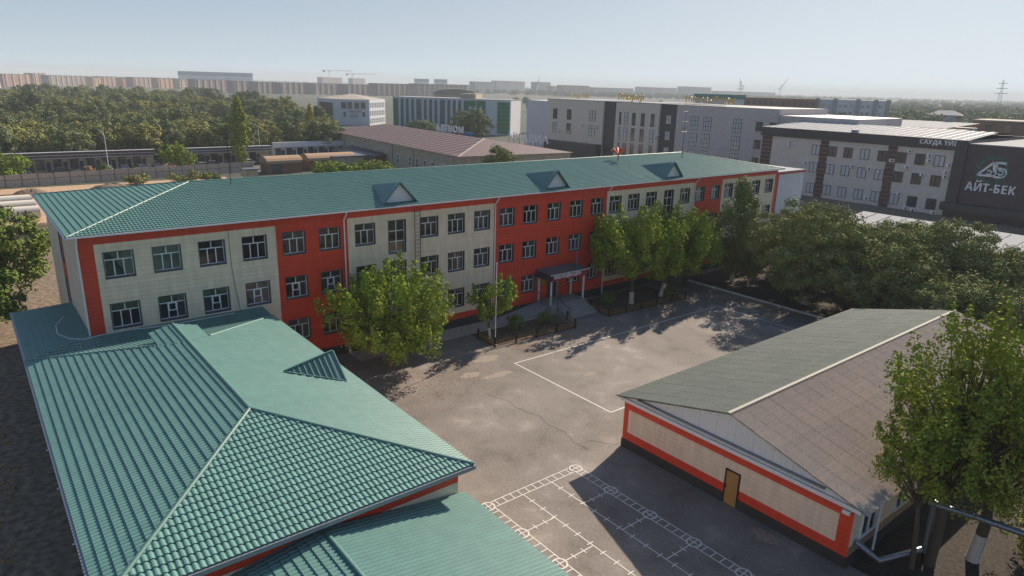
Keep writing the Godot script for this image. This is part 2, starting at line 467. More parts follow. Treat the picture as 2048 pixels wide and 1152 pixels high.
# ---------- trees and plants
func leaves(b: MB, ctr: Vector3, rad: Vector3, count: int, size: float, r: RandomNumberGenerator, tone: Color, droop := 0.3) -> void:
	for i in count:
		var d := Vector3(r.randfn(), r.randfn(), r.randfn()).normalized()
		var q := pow(r.randf(), 0.45)
		var p := ctr + d * rad * q
		var nor := (d * 1.1 + Vector3(r.randfn(), r.randfn(), r.randfn()) * 0.38 + Vector3.UP * droop).normalized()
		var s := nor.cross(Vector3(r.randfn(), r.randfn(), r.randfn())).normalized()
		var t := nor.cross(s)
		var l := size * r.randf_range(0.7, 1.35)
		s *= l * 0.5; t *= l * 0.34
		var c := tone
		b.v.append(p - s); b.v.append(p + t); b.v.append(p + s)
		b.v.append(p - s); b.v.append(p + s); b.v.append(p - t)
		for k in 6:
			b.n.append(nor); b.c.append(c)
func tree(called: String, label: String, group: String, at: Vector3, o: Dictionary) -> Node3D:
	# o: h height, r crown radius, low crown bottom, clumps, n leaves per clump, leaf size, mat, shape, trunk radius, white, lean, seed, cr clump radius
	var r := RandomNumberGenerator.new()
	r.seed = o.get("seed", 1)
	var t := thing(called, label, o.get("cat", "tree"), at, 0.0, group)
	var h: float = o.h; var rad: float = o.r; var low: float = o.low
	var shape: String = o.get("shape", "round")
	var mid := (h + low) * 0.5; var hy := (h - low) * 0.5
	var lean: Vector3 = o.get("lean", Vector3.ZERO)
	var cr: float = o.get("cr", rad * 0.24)
	var tips := []
	var b := MB.new()
	var lobes := []
	for k in int(o.get("lobes", 7)):
		var a: float = TAU * k / float(o.get("lobes", 7)) + r.randf() * 0.6
		lobes.append(Vector3(cos(a), r.randf_range(-0.5, 0.9), sin(a)).normalized())
	var n: int = o.clumps
	for i in n:
		var d := Vector3(r.randfn(), r.randfn() * 0.9 + 0.15, r.randfn()).normalized()
		var q := pow(r.randf(), 0.38)
		if shape == "column":
			var yy := r.randf()
			var prof := sin(PI * clampf(yy * 0.86 + 0.12, 0, 1))
			var a := r.randf() * TAU
			var rr := rad * prof * sqrt(r.randf())
			tips.append(Vector3(cos(a) * rr, low + (h - low) * yy * 0.97, sin(a) * rr) + lean * yy)
		else:
			var best := 0.0
			for l in lobes: best = maxf(best, d.dot(l))
			var k := 0.68 + 0.34 * best * best
			var p := Vector3(d.x * rad, mid + d.y * hy, d.z * rad)
			p = Vector3(0, mid, 0) + (p - Vector3(0, mid, 0)) * q * k
			tips.append(p + lean * clampf(p.y / h, 0, 1))
	var tones: Array = o.get("tones", [Color(1, 1, 1)])
	for p in tips:
		var tone: Color = tones[r.randi_range(0, tones.size() - 1)]
		var s := cr * r.randf_range(0.65, 1.25)
		if shape == "plume":
			leaves(b, p, Vector3(s, s * 0.8, s), int(o.n * 0.55), o.leaf, r, tone)
			var out: Vector3 = (Vector3(p.x, 0, p.z) * 0.12 + Vector3.UP).normalized()
			leaves(b, p + out * s * 0.9, Vector3(s, s * 0.9, s) * 0.62, int(o.n * 0.3), o.leaf, r, tone)
			leaves(b, p + out * s * 1.55, Vector3(s, s, s) * 0.36, int(o.n * 0.15), o.leaf, r, tone)
		elif shape == "column": leaves(b, p, Vector3(s * 0.7, s * 1.5, s * 0.7), o.n, o.leaf, r, tone)
		else: leaves(b, p, Vector3(s, s * 0.75, s), o.n, o.leaf, r, tone, 0.5)
	var tk := MB.new()
	var tr: float = o.get("trunk", 0.2)
	var fork: float = o.get("fork", low + hy * 0.5)
	var bend := Vector3(r.randf_range(-0.2, 0.2), 0, r.randf_range(-0.2, 0.2))
	var stem := [Vector3(0, -0.3, 0), Vector3(0, 0.15, 0), lean * 0.25 + bend + Vector3(0, fork * 0.5, 0), lean * 0.5 + Vector3(0, fork, 0), lean * 0.8 + Vector3(0, lerpf(fork, h, 0.6), 0)]
	var w: float = o.get("white", 0.0)
	tk.tube(stem, [tr * 1.5, tr * 1.15, tr, tr * 0.8, tr * 0.2], 9)
	var step := maxi(1, tips.size() / int(o.get("limbs", 22)))
	for i in range(0, tips.size(), step):
		var p: Vector3 = tips[i]
		var k := r.randf_range(0.5, 1.0)
		var s: Vector3 = lv(stem[2], stem[3], k) if k < 0.85 else lv(stem[3], stem[4], r.randf() * 0.8)
		var m := lv(s, p, 0.5) + Vector3(0, (p - s).length() * 0.1, 0)
		tk.tube([s, m, p], [tr * 0.38, tr * 0.22, tr * 0.06], 5, false)
	lpart(t, "trunk", tk, M["bark"])
	if w > 0.0:
		var ww := MB.new()
		var top := lv(stem[1], stem[2], clampf((w - 0.15) / (fork * 0.5 - 0.15), 0, 1))
		ww.tube([Vector3(0, 0, 0), stem[1], top], [tr * 1.36, tr * 1.2, tr * 1.08], 10, false)
		lpart(t, "whitewash", ww, M["whitewash"])
	lpart(t, "crown", b, M[o.mat])
	return t
func shrub(called: String, label: String, at: Vector3, w: float, h: float, n: int, leaf: float, mt: String, sd: int, group := "", tones := [Color(1, 1, 1)]) -> Node3D:
	var r := RandomNumberGenerator.new()
	r.seed = sd
	var t := thing(called, label, "shrub", at, 0.0, group)
	var b := MB.new(); var s := MB.new()
	for k in 14:
		var a := r.randf() * TAU
		var q := sqrt(r.randf())
		var p := Vector3(cos(a) * w * 0.42 * q, h * (0.18 + 0.6 * r.randf() * (1.0 - q * 0.4)), sin(a) * w * 0.42 * q)
		leaves(b, p, Vector3(w, h, w) * 0.22, n / 14, leaf, r, tones[r.randi_range(0, tones.size() - 1)])
		s.tube([Vector3(0, -0.1, 0), p * Vector3(0.6, 0.6, 0.6), p], [0.03, 0.02, 0.008], 4, false)
	lpart(t, "stem", s, M["bark"])
	lpart(t, "foliage", b, M[mt])
	return t

# ---------- the school
const WX := [1.25, 4.01, 6.79, 9.62, 12.44, 15.17, 18.07, 23.87, 26.54, 29.25, 32.02, 34.74, 37.67, 40.58, 43.39, 46.07, 48.82, 51.61, 57.32, 60.07, 62.93, 65.6, 68.4, 71.35, 74.27]
const WW := 1.68
const WH := 1.68
func build_school() -> void:
	var s := thing("school_building", "long three-storey school clad in cream and orange boards under a green tile roof", "school building")
	var len := 76.9
	var holes := []
	var spots := []
	var tops := [10.17, 6.85, 3.56]
	for k in WX.size():
		for row in 3:
			if row == 2 and (k < 4 or k == 12): continue
			holes.append(Rect2(WX[k], tops[row] - WH, WW, WH))
			spots.append([WX[k], tops[row] - WH, WW, WH, 1 if (row == 1 and k in [1, 2, 3, 4, 5]) else 0])
	for x in [20.91, 54.58]:
		for y in [7.52, 4.2]:
			holes.append(Rect2(x, y, 1.57, 2.66)); spots.append([x, y, 1.57, 2.66, 2])
	holes.append(Rect2(38.0, 0.75, 1.5, 2.7))
	# masonry behind the cladding, with the dark rooms in front of it
	var b := MB.new()
	b.box(Vector3(0.06, 0.0, -17.3), Vector3(len - 0.06, 11.1, -7.0))
	var core := part(s, "wall", b, M["plaster"])
	for y in [0.3, 3.95, 7.25, 11.1]:
		var fl := MB.new()
		fl.box(Vector3(0.3, y, -6.99), Vector3(len - 0.06, y + 0.22, -0.32))
		part(s, "floor_slab", fl, M["plaster"])
	for x in [0.05, 11.9, 17.5, 31.4, 45.6, 59.8, 65.1]:
		var pw := MB.new()
		pw.box(Vector3(x, 0.0, -17.3 if x < 1.0 else -6.98), Vector3(x + 0.2, 11.1, -0.33))
		part(s, "partition", pw, M["plaster"])
	# masonry piers and spandrels behind the boards
	var cols := []
	for x in WX: cols.append([x, x + WW, [[10.17, 11.3], [6.85, 8.49], [3.56, 5.17], [0.0, 1.88]]])
	for x in [20.91, 54.58]: cols.append([x, x + 1.57, [[10.18, 11.3], [6.86, 7.52], [0.0, 4.2]]])
	cols.sort_custom(func(m, n): return m[0] < n[0])
	var px := 0.26
	var ms := MB.new()
	for q in cols:
		ms.box(Vector3(px, 0.0, -0.31), Vector3(q[0], 11.3, -0.036))
		for yy in q[2]: if not (q[0] > 37.0 and q[0] < 38.0 and yy[0] < 5.0 and yy[1] < 2.0): ms.box(Vector3(q[0], yy[0], -0.31), Vector3(q[1], yy[1], -0.036))
		px = q[1]
	ms.box(Vector3(px, 0.0, -0.31), Vector3(len - 0.06, 11.3, -0.036))
	part(s, "masonry", ms, M["plaster"])
	var list := []
	var o := [M["orange"], M["orange2"]]; var c := [M["cream"], M["cream2"]]
	var T := Transform3D.IDENTITY
	var p := 0.277
	for e in [[11.98, 17.45], [31.4, 45.6], [59.8, 65.1]]: boards(list, T, e[0], e[1], 0.75, 11.34, p, o, holes)
	for e in [[0.83, 11.98], [17.45, 31.4], [45.6, 59.8], [65.1, 76.4]]:
		boards(list, T, e[0], e[1], 0.75, 1.3, p, o, holes)
		boards(list, T, e[0], e[1], 1.3, 10.72, p, c, holes)
		boards(list, T, e[0], e[1], 10.72, 11.34, 0.31, o, holes)
	boards(list, T, 0.0, 0.83, 0.75, 11.34, p, o, [])
	boards(list, T, 76.4, len, 0.75, 11.34, p, o, [])
	# left end wall, facing -x
	var L := Transform3D(Basis(Vector3(0, 0, 1), Vector3.UP, Vector3(-1, 0, 0)), Vector3(0, 0, -17.4))
	var lh := [Rect2(7.4, 7.9, 1.5, 2.2), Rect2(7.4, 4.9, 1.5, 1.6)]
	boards(list, L, 0.0, 7.0, 0.0, 11.34, p, c, lh)
	boards(list, L, 7.0, 9.3, 0.0, 11.34, p, o, lh)
	boards(list, L, 9.3, 17.4, 0.0, 11.34, p, c, lh)
	place_boards(core, list)
	for h in lh: school_window(s, L * Transform3D(Basis.IDENTITY, Vector3(h.position.x, h.position.y, 0)), h.size.x, h.size.y, 2)
	for q in spots: school_window(s, Transform3D(Basis.IDENTITY, Vector3(q[0], q[1], 0)), q[2], q[3], q[4])
	var pl := MB.new()
	pl.box(Vector3(0, 0, -0.5), Vector3(38.0, 0.745, 0.05)); pl.box(Vector3(39.5, 0, -0.5), Vector3(len, 0.745, 0.05))
	part(s, "plinth", pl, M["plinth"])
	var rw := MB.new()
	rw.box(Vector3(len - 0.05, 0, -17.4), Vector3(len, 11.34, -0.04)); rw.box(Vector3(0.0, 0, -17.45), Vector3(len, 11.34, -17.4))
	part(s, "end_wall", rw, M["cream"])
	# roof
	var ez := 0.55; var bz := -17.95; var x0 := -0.55; var x1 := len + 0.5; var ey := 11.42; var ry := 12.98; var rz := -8.7
	var half := 9.25
	var ra := Vector3(x0 + half, ry, rz); var rb := Vector3(x1 - half, ry, rz)
	var rt := MB.new()
	rt.quad(Vector3(x1, ey, bz), Vector3(x0, ey, bz), ra, rb)
	rt.tri(Vector3(x1, ey, ez), Vector3(x1, ey, bz), rb)
	rt.quad(Vector3(x0, ey - 0.03, ez), Vector3(x0, ey - 0.03, bz), Vector3(x1, ey - 0.03, bz), Vector3(x1, ey - 0.03, ez))
	var roof := part(s, "roof", rt, M["ridge"])
	tile_slope(roof, [Vector3(x0, ey, ez), Vector3(x1, ey, ez), rb, ra], [], 5)
	tile_slope(roof, [Vector3(x0, ey, bz), Vector3(x0, ey, ez), ra], [], 4)
	cap(roof, ra, rb, 0.08, M["ridge"]); cap(roof, Vector3(x0, ey, ez), ra, 0.08, M["ridge"]); cap(roof, Vector3(x0, ey, bz), ra, 0.1, M["ridge"])
	cap(roof, Vector3(x1, ey, ez), rb, 0.1, M["ridge"])
	var g := MB.new()
	g.box(Vector3(x0, ey - 0.11, ez), Vector3(x1, ey - 0.02, ez + 0.09)); g.box(Vector3(x0 - 0.09, ey - 0.11, bz), Vector3(x0, ey - 0.02, ez))
	part(s, "gutter", g, M["steel_white"])
	var sl := (ry - ey) / half
	for x in [22.0, 38.7, 55.8]: dormer(s, Vector3(x, ey + sl * 0.75, ez - 0.75), sl, 1.45, 1.6)
	for x in [-0.06, 17.15, 31.45, 45.62, 59.8]:
		var d := MB.new()
		d.tube([Vector3(x, ey - 0.1, 0.6), Vector3(x, ey - 0.25, 0.58), Vector3(x, ey - 0.75, 0.1), Vector3(x, 0.2, 0.1), Vector3(x, 0.08, 0.3)], [0.055, 0.055, 0.055, 0.055, 0.055], 8)
		part(s, "drainpipe", d, M["frame"])
	var ld := MB.new()
	for x in [23.22, 23.72]: ld.box(Vector3(x - 0.02, 1.6, 0.16), Vector3(x + 0.02, 10.95, 0.2))
	var rails := part(s, "ladder", ld, M["black_metal"])
	for k in 28:
		var y := 1.8 + k * 0.33
		var rg := MB.new()
		rg.box(Vector3(23.24, y - 0.013, 0.168), Vector3(23.7, y + 0.013, 0.192))
		part(rails, "rung", rg, M["black_metal"])
	var cb := MB.new()
	cb.tube([Vector3(8.75, 10.9, 0.03), Vector3(8.78, 8.2, 0.03), Vector3(8.9, 6.7, 0.03), Vector3(9.1, 5.0, 0.03)], [0.015, 0.015, 0.015, 0.015], 5)
	part(s, "cable", cb, M["black_metal"])
	build_porch(s)
func dormer(roof: Node3D, front: Vector3, sl: float, half: float, h: float) -> void:
	# small triangular dormer: front gable faces +z, ridge runs back level until it meets the slope
	var back := h / sl
	var depth := minf(back, 4.4)
	var drop := Vector3(0, -0.02, 0)
	var a := front + Vector3(-half, 0, 0); var b := front + Vector3(half, 0, 0); var t := front + Vector3(0, h, 0)
	var rear := front + Vector3(0, sl * depth, -depth)
	rear.y = front.y + sl * depth + 0.03
	var m := MB.new()
	var up := Vector3(0, 0.05, 0)
	var ov := Vector3(0, 0, 0.3)
	m.tri(a + ov + Vector3(-0.12, -0.04, 0), t + ov + up, rear + up)
	m.tri(t + ov + up, b + ov + Vector3(0.12, -0.04, 0), rear + up)
	m.tri(a + ov + Vector3(-0.12, -0.09, 0), rear + drop, t + ov + drop)
	m.tri(t + ov + drop, rear + drop, b + ov + Vector3(0.12, -0.09, 0))
	var d := part(roof, "dormer", m, M["ridge"])
	var g := MB.new()
	g.prism([a - front, b - front, t - front], front, front + Vector3(0, 0, -0.05))
	part(d, "gable", g, M["steel_white"])
	var tr := MB.new()
	tr.bar(a + ov + Vector3(-0.12, -0.06, 0.03), t + ov + Vector3(0, 0.03, 0.03), 0.05, 0.13, Vector3.BACK)
	tr.bar(b + ov + Vector3(0.12, -0.06, 0.031), t + ov + Vector3(0, 0.03, 0.031), 0.05, 0.13, Vector3.BACK)
	part(d, "trim", tr, M["ridge"])
func build_porch(s: Node3D) -> void:
	var x0 := 36.7; var x1 := 40.9
	var b := MB.new()
	b.box(Vector3(x0 - 0.3, 3.28, 0.06), Vector3(x1 + 0.3, 3.86, 2.3))
	var porch := part(s, "porch_canopy", b, M["panel_dark"])
	var rf := MB.new()
	rf.quad(Vector3(x0 - 0.36, 3.9, 2.36), Vector3(x1 + 0.36, 3.9, 2.36), Vector3(x1 + 0.36, 4.0, 0.06), Vector3(x0 - 0.36, 4.0, 0.06))
	part(porch, "canopy_roof", rf, M["lead"])
	var e := MB.new()
	e.box(Vector3(x0 - 0.38, 3.865, 2.31), Vector3(x1 + 0.38, 3.93, 2.4))
	part(porch, "edge_strip", e, M["steel_white"])
	var sg := MB.new()
	sg.box(Vector3(x0 - 0.1, 3.28, 2.31), Vector3(x1 + 0.1, 3.8, 2.35))
	part(porch, "sign_board", sg, M["letter_red"])
	letters(porch, "КОШ КЕЛДIНIЗДЕР!", 0.3, Vector3(x0 + 0.02, 3.4, 2.37), M["letter_white"], 0.92, false, 0.0, 400)
	for q in [[x0, 0.3], [x0, 2.05], [x1, 0.3], [x1, 2.05]]:
		var c := MB.new()
		c.tube([Vector3(q[0], 0.0, q[1]), Vector3(q[0], 3.28, q[1])], [0.1, 0.1], 12)
		part(porch, "column", c, M["steel_white"])
	var pf := MB.new()
	pf.box(Vector3(x0 - 0.2, 0.0, 0.06), Vector3(x1 + 0.2, 0.9, 2.4))
	part(s, "porch_platform", pf, M["step"])
	for k in 5:
		var st := MB.new()
		st.box(Vector3(37.3, 0.0, 2.4 + k * 0.36), Vector3(x1, 0.75 - k * 0.15, 2.76 + k * 0.36))
		part(s, "step", st, M["step"])
	var d := MB.new()
	d.box(Vector3(38.0, 0.9, -0.3), Vector3(39.5, 3.3, -0.2))
	var door := part(s, "door", d, M["panel_dark"])
	var l := MB.new()
	l.box(Vector3(38.72, 0.95, -0.2), Vector3(38.78, 3.25, -0.17)); l.box(Vector3(38.6, 1.8, -0.2), Vector3(38.66, 2.1, -0.12))
	part(door, "handle", l, M["steel_grey"])
	var pq := MB.new()
	pq.box(Vector3(37.1, 2.3, 0.0), Vector3(37.75, 2.75, 0.03))
	part(s, "plaque", pq, M["gold"])
	for x in [37.25, 41.0]:
		var r := MB.new()
		var a := Vector3(x, 1.75, 2.42); var z := Vector3(x, 0.95, 4.25)
		r.tube([a, z], [0.025, 0.025], 6); r.tube([z, Vector3(x, 0, 4.25)], [0.025, 0.025], 6); r.tube([a, Vector3(x, 0.3, 2.42)], [0.025, 0.025], 6)
		for k in range(1, 10):
			var p := lv(a, z, k / 10.0)
			r.tube([p, p - Vector3(0, 0.85, 0)], [0.012, 0.012], 4)
		part(s, "railing", r, M["black_metal"])
	var lr := MB.new()
	lr.tube([Vector3(36.6, 1.8, 2.3), Vector3(36.6, 1.8, 0.2)], [0.025, 0.025], 6)
	for k in 12: lr.tube([Vector3(36.6, 0.9, 0.25 + k * 0.18), Vector3(36.6, 1.8, 0.25 + k * 0.18)], [0.012, 0.012], 4)
	part(s, "railing", lr, M["black_metal"])
	# ramp along the wall to the left of the steps
	var rp := MB.new()
	rp.prism([Vector3(0, 0, 0), Vector3(5.9, 0, 0), Vector3(5.9, 0.85, 0)], Vector3(30.5, 0.0, 0.4), Vector3(30.5, 0.0, 1.9))
	part(s, "ramp", rp, M["step"])
	var rr := MB.new()
	for k in 15:
		var x := 30.6 + k * 0.4
		var y := 0.85 * (x - 30.5) / 5.9
		rr.tube([Vector3(x, y, 1.85), Vector3(x, y + 0.85, 1.85)], [0.012, 0.012], 4)
	rr.tube([Vector3(30.6, 0.87, 1.85), Vector3(36.3, 1.68, 1.85)], [0.022, 0.022], 6)
	part(s, "railing", rr, M["black_metal"])

# ---------- the low wing and its annex
func build_wing() -> void:
	var w := thing("school_wing", "single-storey wing with hipped green tile roof joined to the school's cream end", "building", Vector3(-3.03, 0, 0.1))
	var x0 := -3.53; var x1 := 10.64; var z0 := 2.11; var z1 := 26.1; var ye := 4.9; var yr := 6.73
	var xm := (x0 + x1) / 2; var half := (x1 - x0) / 2
	var b := MB.new()
	b.box(Vector3(x0 + 0.54, 0, 0.06), Vector3(x1 - 0.54, 4.84, z1 - 0.54))
	var core := part(w, "wall", b, M["cream"])
	var list := []
	var N := Transform3D(Basis.IDENTITY, Vector3(0, 0, z1 - 0.5))
	boards(list, N, x0 + 0.5, x1 - 0.5, 0.5, 3.95, 0.277, [M["cream"], M["cream2"]], [])
	boards(list, N, x0 + 0.5, x1 - 0.5, 3.95, 4.85, 0.3, [M["orange"]], [])
	var R := Transform3D(Basis(Vector3(0, 0, -1), Vector3.UP, Vector3(1, 0, 0)), Vector3(x1 - 0.5, 0, z1 - 0.5))
	boards(list, R, 0.0, 25.0, 0.5, 3.95, 0.277, [M["cream"], M["cream2"]], [])
	boards(list, R, 0.0, 25.0, 3.95, 4.85, 0.3, [M["orange"]], [])
	var L := Transform3D(Basis(Vector3(0, 0, 1), Vector3.UP, Vector3(-1, 0, 0)), Vector3(x0 + 0.5, 0, -8.0))
	boards(list, L, 0.0, 33.0, 0.3, 3.95, 0.277, [M["cream"], M["cream2"]], [])
	boards(list, L, 0.0, 33.0, 3.95, 4.85, 0.3, [M["orange"]], [])
	place_boards(core, list, 200)
	var bk := MB.new()
	bk.box(Vector3(x0 + 0.54, 0, -8.0), Vector3(-0.06, 4.7, 0.0))
	part(w, "side_wall", bk, M["cream"])
	# roof: hips at both ends, the far one under a small gablet
	var A := Vector3(x0, ye, z0); var B := Vector3(x1, ye, z0); var C := Vector3(x1, ye, z1); var D := Vector3(x0, ye, z1)
	var P := Vector3(xm, yr, z1 - half); var Q := Vector3(xm, yr, z0 + half); var Q2 := Vector3(xm, yr, 5.6)
	var un := MB.new()
	un.quad(A + Vector3(0, -0.05, 0), B + Vector3(0, -0.05, 0), C + Vector3(0, -0.05, 0), D + Vector3(0, -0.05, 0))
	var roof := part(w, "roof", un, M["ridge"])
	var near := []
	tile_slope(roof, [D, C, P], near, 6, 36.0)
	tile_slope(roof, [A, D, P, Q], near, 6, 36.0)
	tile_slope(roof, [C, B, Q, P], near, 6, 30.0)
	tile_slope(roof, [B, A, Q], near, 6)
	place_tiles(roof, near)
	# gablet carried past the far hip
	var gw := 1.3
	var gd := gw * (yr - ye) / half
	var f0 := Vector3(xm - gw, yr - gd, Q2.z); var f1 := Vector3(xm + gw, yr - gd, Q2.z)
	var gl := MB.new()
	var dn0 := Vector3(0, -0.06, 0)
	gl.quad(f0 + dn0, Vector3(xm - gw, yr - gd, Q.z - gw) + dn0, Q + dn0, Q2 + dn0); gl.quad(Q2 + dn0, Q + dn0, Vector3(xm + gw, yr - gd, Q.z - gw) + dn0, f1 + dn0)
	var gm := part(w, "gablet", gl, M["ridge"])
	tile_slope(gm, [f0, Vector3(xm - gw, yr - gd, Q.z - gw), Q, Q2], [], 6)
	tile_slope(gm, [Vector3(xm + gw, yr - gd, Q.z - gw), f1, Q2, Q], [], 6)
	var gt := MB.new()
	gt.tri(f1 + Vector3(0, -0.02, 0.05), f0 + Vector3(0, -0.02, 0.05), Q2 + Vector3(0, -0.02, 0.05))
	part(gm, "gable", gt, M["ridge"])
	cap(roof, P, Q2, 0.1, M["ridge"]); cap(roof, D, P, 0.1, M["ridge"]); cap(roof, C, P, 0.1, M["ridge"])
	cap(roof, A, lv(A, Q, 0.8), 0.09, M["ridge"]); cap(roof, B, lv(B, Q, 0.8), 0.09, M["ridge"])
	var g := MB.new()
	g.box(Vector3(x0 - 0.02, ye - 0.2, z1 - 0.02), Vector3(x1 + 0.02, ye - 0.02, z1 + 0.1))
	g.box(Vector3(x0 - 0.12, ye - 0.2, -8.4), Vector3(x0, ye - 0.02, z1 + 0.1))
	g.box(Vector3(x1, ye - 0.18, z0), Vector3(x1 + 0.06, ye - 0.03, z1))
	part(w, "gutter", g, M["steel_grey"])
	for z in [4.2, 9.0, 14.5, 20.0]:
		var d := MB.new()
		d.tube([Vector3(x0 - 0.06, ye - 0.15, z), Vector3(x0 + 0.3, ye - 0.55, z), Vector3(x0 + 0.38, 0.2, z), Vector3(x0 + 0.1, 0.1, z)], [0.05, 0.05, 0.05, 0.05], 8)
		part(w, "drainpipe", d, M["frame"])
	# side dormer on the slope towards the yard
	var sl := (yr - ye) / half
	var fx := 9.35; var fy := ye + sl * (x1 - fx); var fz := 14.2
	var dm := MB.new()
	var dr := 1.25
	var a := Vector3(fx, fy, fz + 1.45); var c := Vector3(fx, fy, fz - 1.45); var t := Vector3(fx + 0.25, fy + dr, fz); var bk2 := Vector3(6.85, ye + sl * (x1 - 6.85) + 0.06, fz)
	dm.tri(a + Vector3(0.3, 0, 0), t, bk2); dm.tri(t, c + Vector3(0.3, 0, 0), bk2)
	var dn := part(w, "dormer", dm, M["ridge"])
	var gv := MB.new()
	gv.prism([Vector3(0, 0, 1.45), Vector3(0, 0, -1.45), Vector3(0, dr, 0)], Vector3(fx, fy - 0.02, fz), Vector3(fx - 0.05, fy - 0.02, fz))
	part(dn, "gable", gv, M["steel_white"])
	for i in 9:  # pale ribs of the dormer's tiles
		var u := (i + 0.7) / 9.6
		var q := MB.new()
		var p0 := lv(bk2, t, u) + Vector3(0, 0.02, 0.01); var p1 := lv(bk2, a + Vector3(0.3, 0, 0), u) + Vector3(0, 0.02, 0.01)
		q.bar(p0, p1, 0.07, 0.05, Vector3.UP)
		part(dn, "rib", q, M["ridge"])
	var e1 := MB.new()
	e1.bar(bk2 + Vector3(0, 0.03, 0.02), a + Vector3(0.32, 0.0, 0.02), 0.07, 0.06); e1.bar(a + Vector3(0.33, 0, 0.02), t + Vector3(0.03, 0.03, 0), 0.07, 0.06)
	e1.bar(t + Vector3(0.0, 0.04, 0), bk2 + Vector3(0, 0.05, 0), 0.1, 0.06)
	part(dn, "trim", e1, M["ridge"])
	# low roofs between the wing and the school, and round its corner
	var lowr := MB.new()
	lowr.quad(Vector3(x0, 4.7, z0), Vector3(x1, 4.7, z0), Vector3(x1, 4.8, 0.06), Vector3(x0, 4.8, 0.06))
	var low := part(w, "link_roof", lowr, M["ridge"])
	tile_slope(low, [Vector3(x0, 4.86, z0 + 0.1), Vector3(x1, 4.86, z0 + 0.1), Vector3(x1, 5.02, 0.05), Vector3(-0.02, 5.02, 0.05)], [])
	tile_slope(low, [Vector3(x0, 4.84, -8.3), Vector3(x0, 4.84, z0 + 0.1), Vector3(-0.05, 5.0, 0.05), Vector3(-0.05, 5.0, -8.3)], [])
	var hose := thing("hose", "pale hose curled on the dark low roof by the school's corner", "hose", Vector3(-0.3, 5.1, 0.4))
	var h := MB.new()
	var pts := []
	for q in [Vector3(-0.9, 5.03, -5.0), Vector3(-1.5, 4.99, -3.4), Vector3(-1.6, 4.98, -1.6), Vector3(-1.1, 5.0, -0.2), Vector3(-0.4, 5.03, 0.5), Vector3(0.5, 5.08, 0.35), Vector3(2.2, 5.08, 0.3), Vector3(3.2, 5.08, 0.6), Vector3(5.0, 5.07, 0.7), Vector3(8.5, 5.07, 0.6)]: pts.append(q)
	var rr := []
	for q in pts: rr.append(0.025)
	h.tube(pts, rr, 6)
	part(hose, "tube", h, M["frame"])
	# annex towards the viewer
	var x := thing("school_annex", "lower green tiled annex built against the wing's near end wall", "building", Vector3(-1, 0, 25.7))
	var az0 := 25.62; var az1 := 40.0; var ae := 3.35; var ar := 4.32; var ax1 := 10.45; var axm := 3.85; var ax0 := 2 * axm - ax1
	var aw := MB.new()
	aw.prism([Vector3(ax0 + 0.4, 0, 0), Vector3(ax1 - 0.4, 0, 0), Vector3(ax1 - 0.4, ae - 0.04, 0), Vector3(axm, ar - 0.1, 0), Vector3(ax0 + 0.4, ae - 0.04, 0)], Vector3(0, 0, az0 + 0.02), Vector3(0, 0, az1 - 0.3))
	part(x, "wall", aw, M["cream"])
	var au := MB.new()
	au.box(Vector3(ax1 - 0.02, ae - 0.12, az0), Vector3(ax1 + 0.06, ae + 0.0, az1))
	var aroof := part(x, "roof", au, M["ridge"])
	var n2 := []
	tile_slope(aroof, [Vector3(ax1, ae, az1), Vector3(ax1, ae, az0), Vector3(axm, ar, az0), Vector3(axm, ar, az1)], n2, 6, 24.0)
	tile_slope(aroof, [Vector3(ax0, ae, az0), Vector3(ax0, ae, az1), Vector3(axm, ar, az1), Vector3(axm, ar, az0)], n2, 6, 24.0)
	place_tiles(aroof, n2)
	cap(aroof, Vector3(axm, ar + 0.02, az0), Vector3(axm, ar + 0.02, az1), 0.1, M["ridge"])

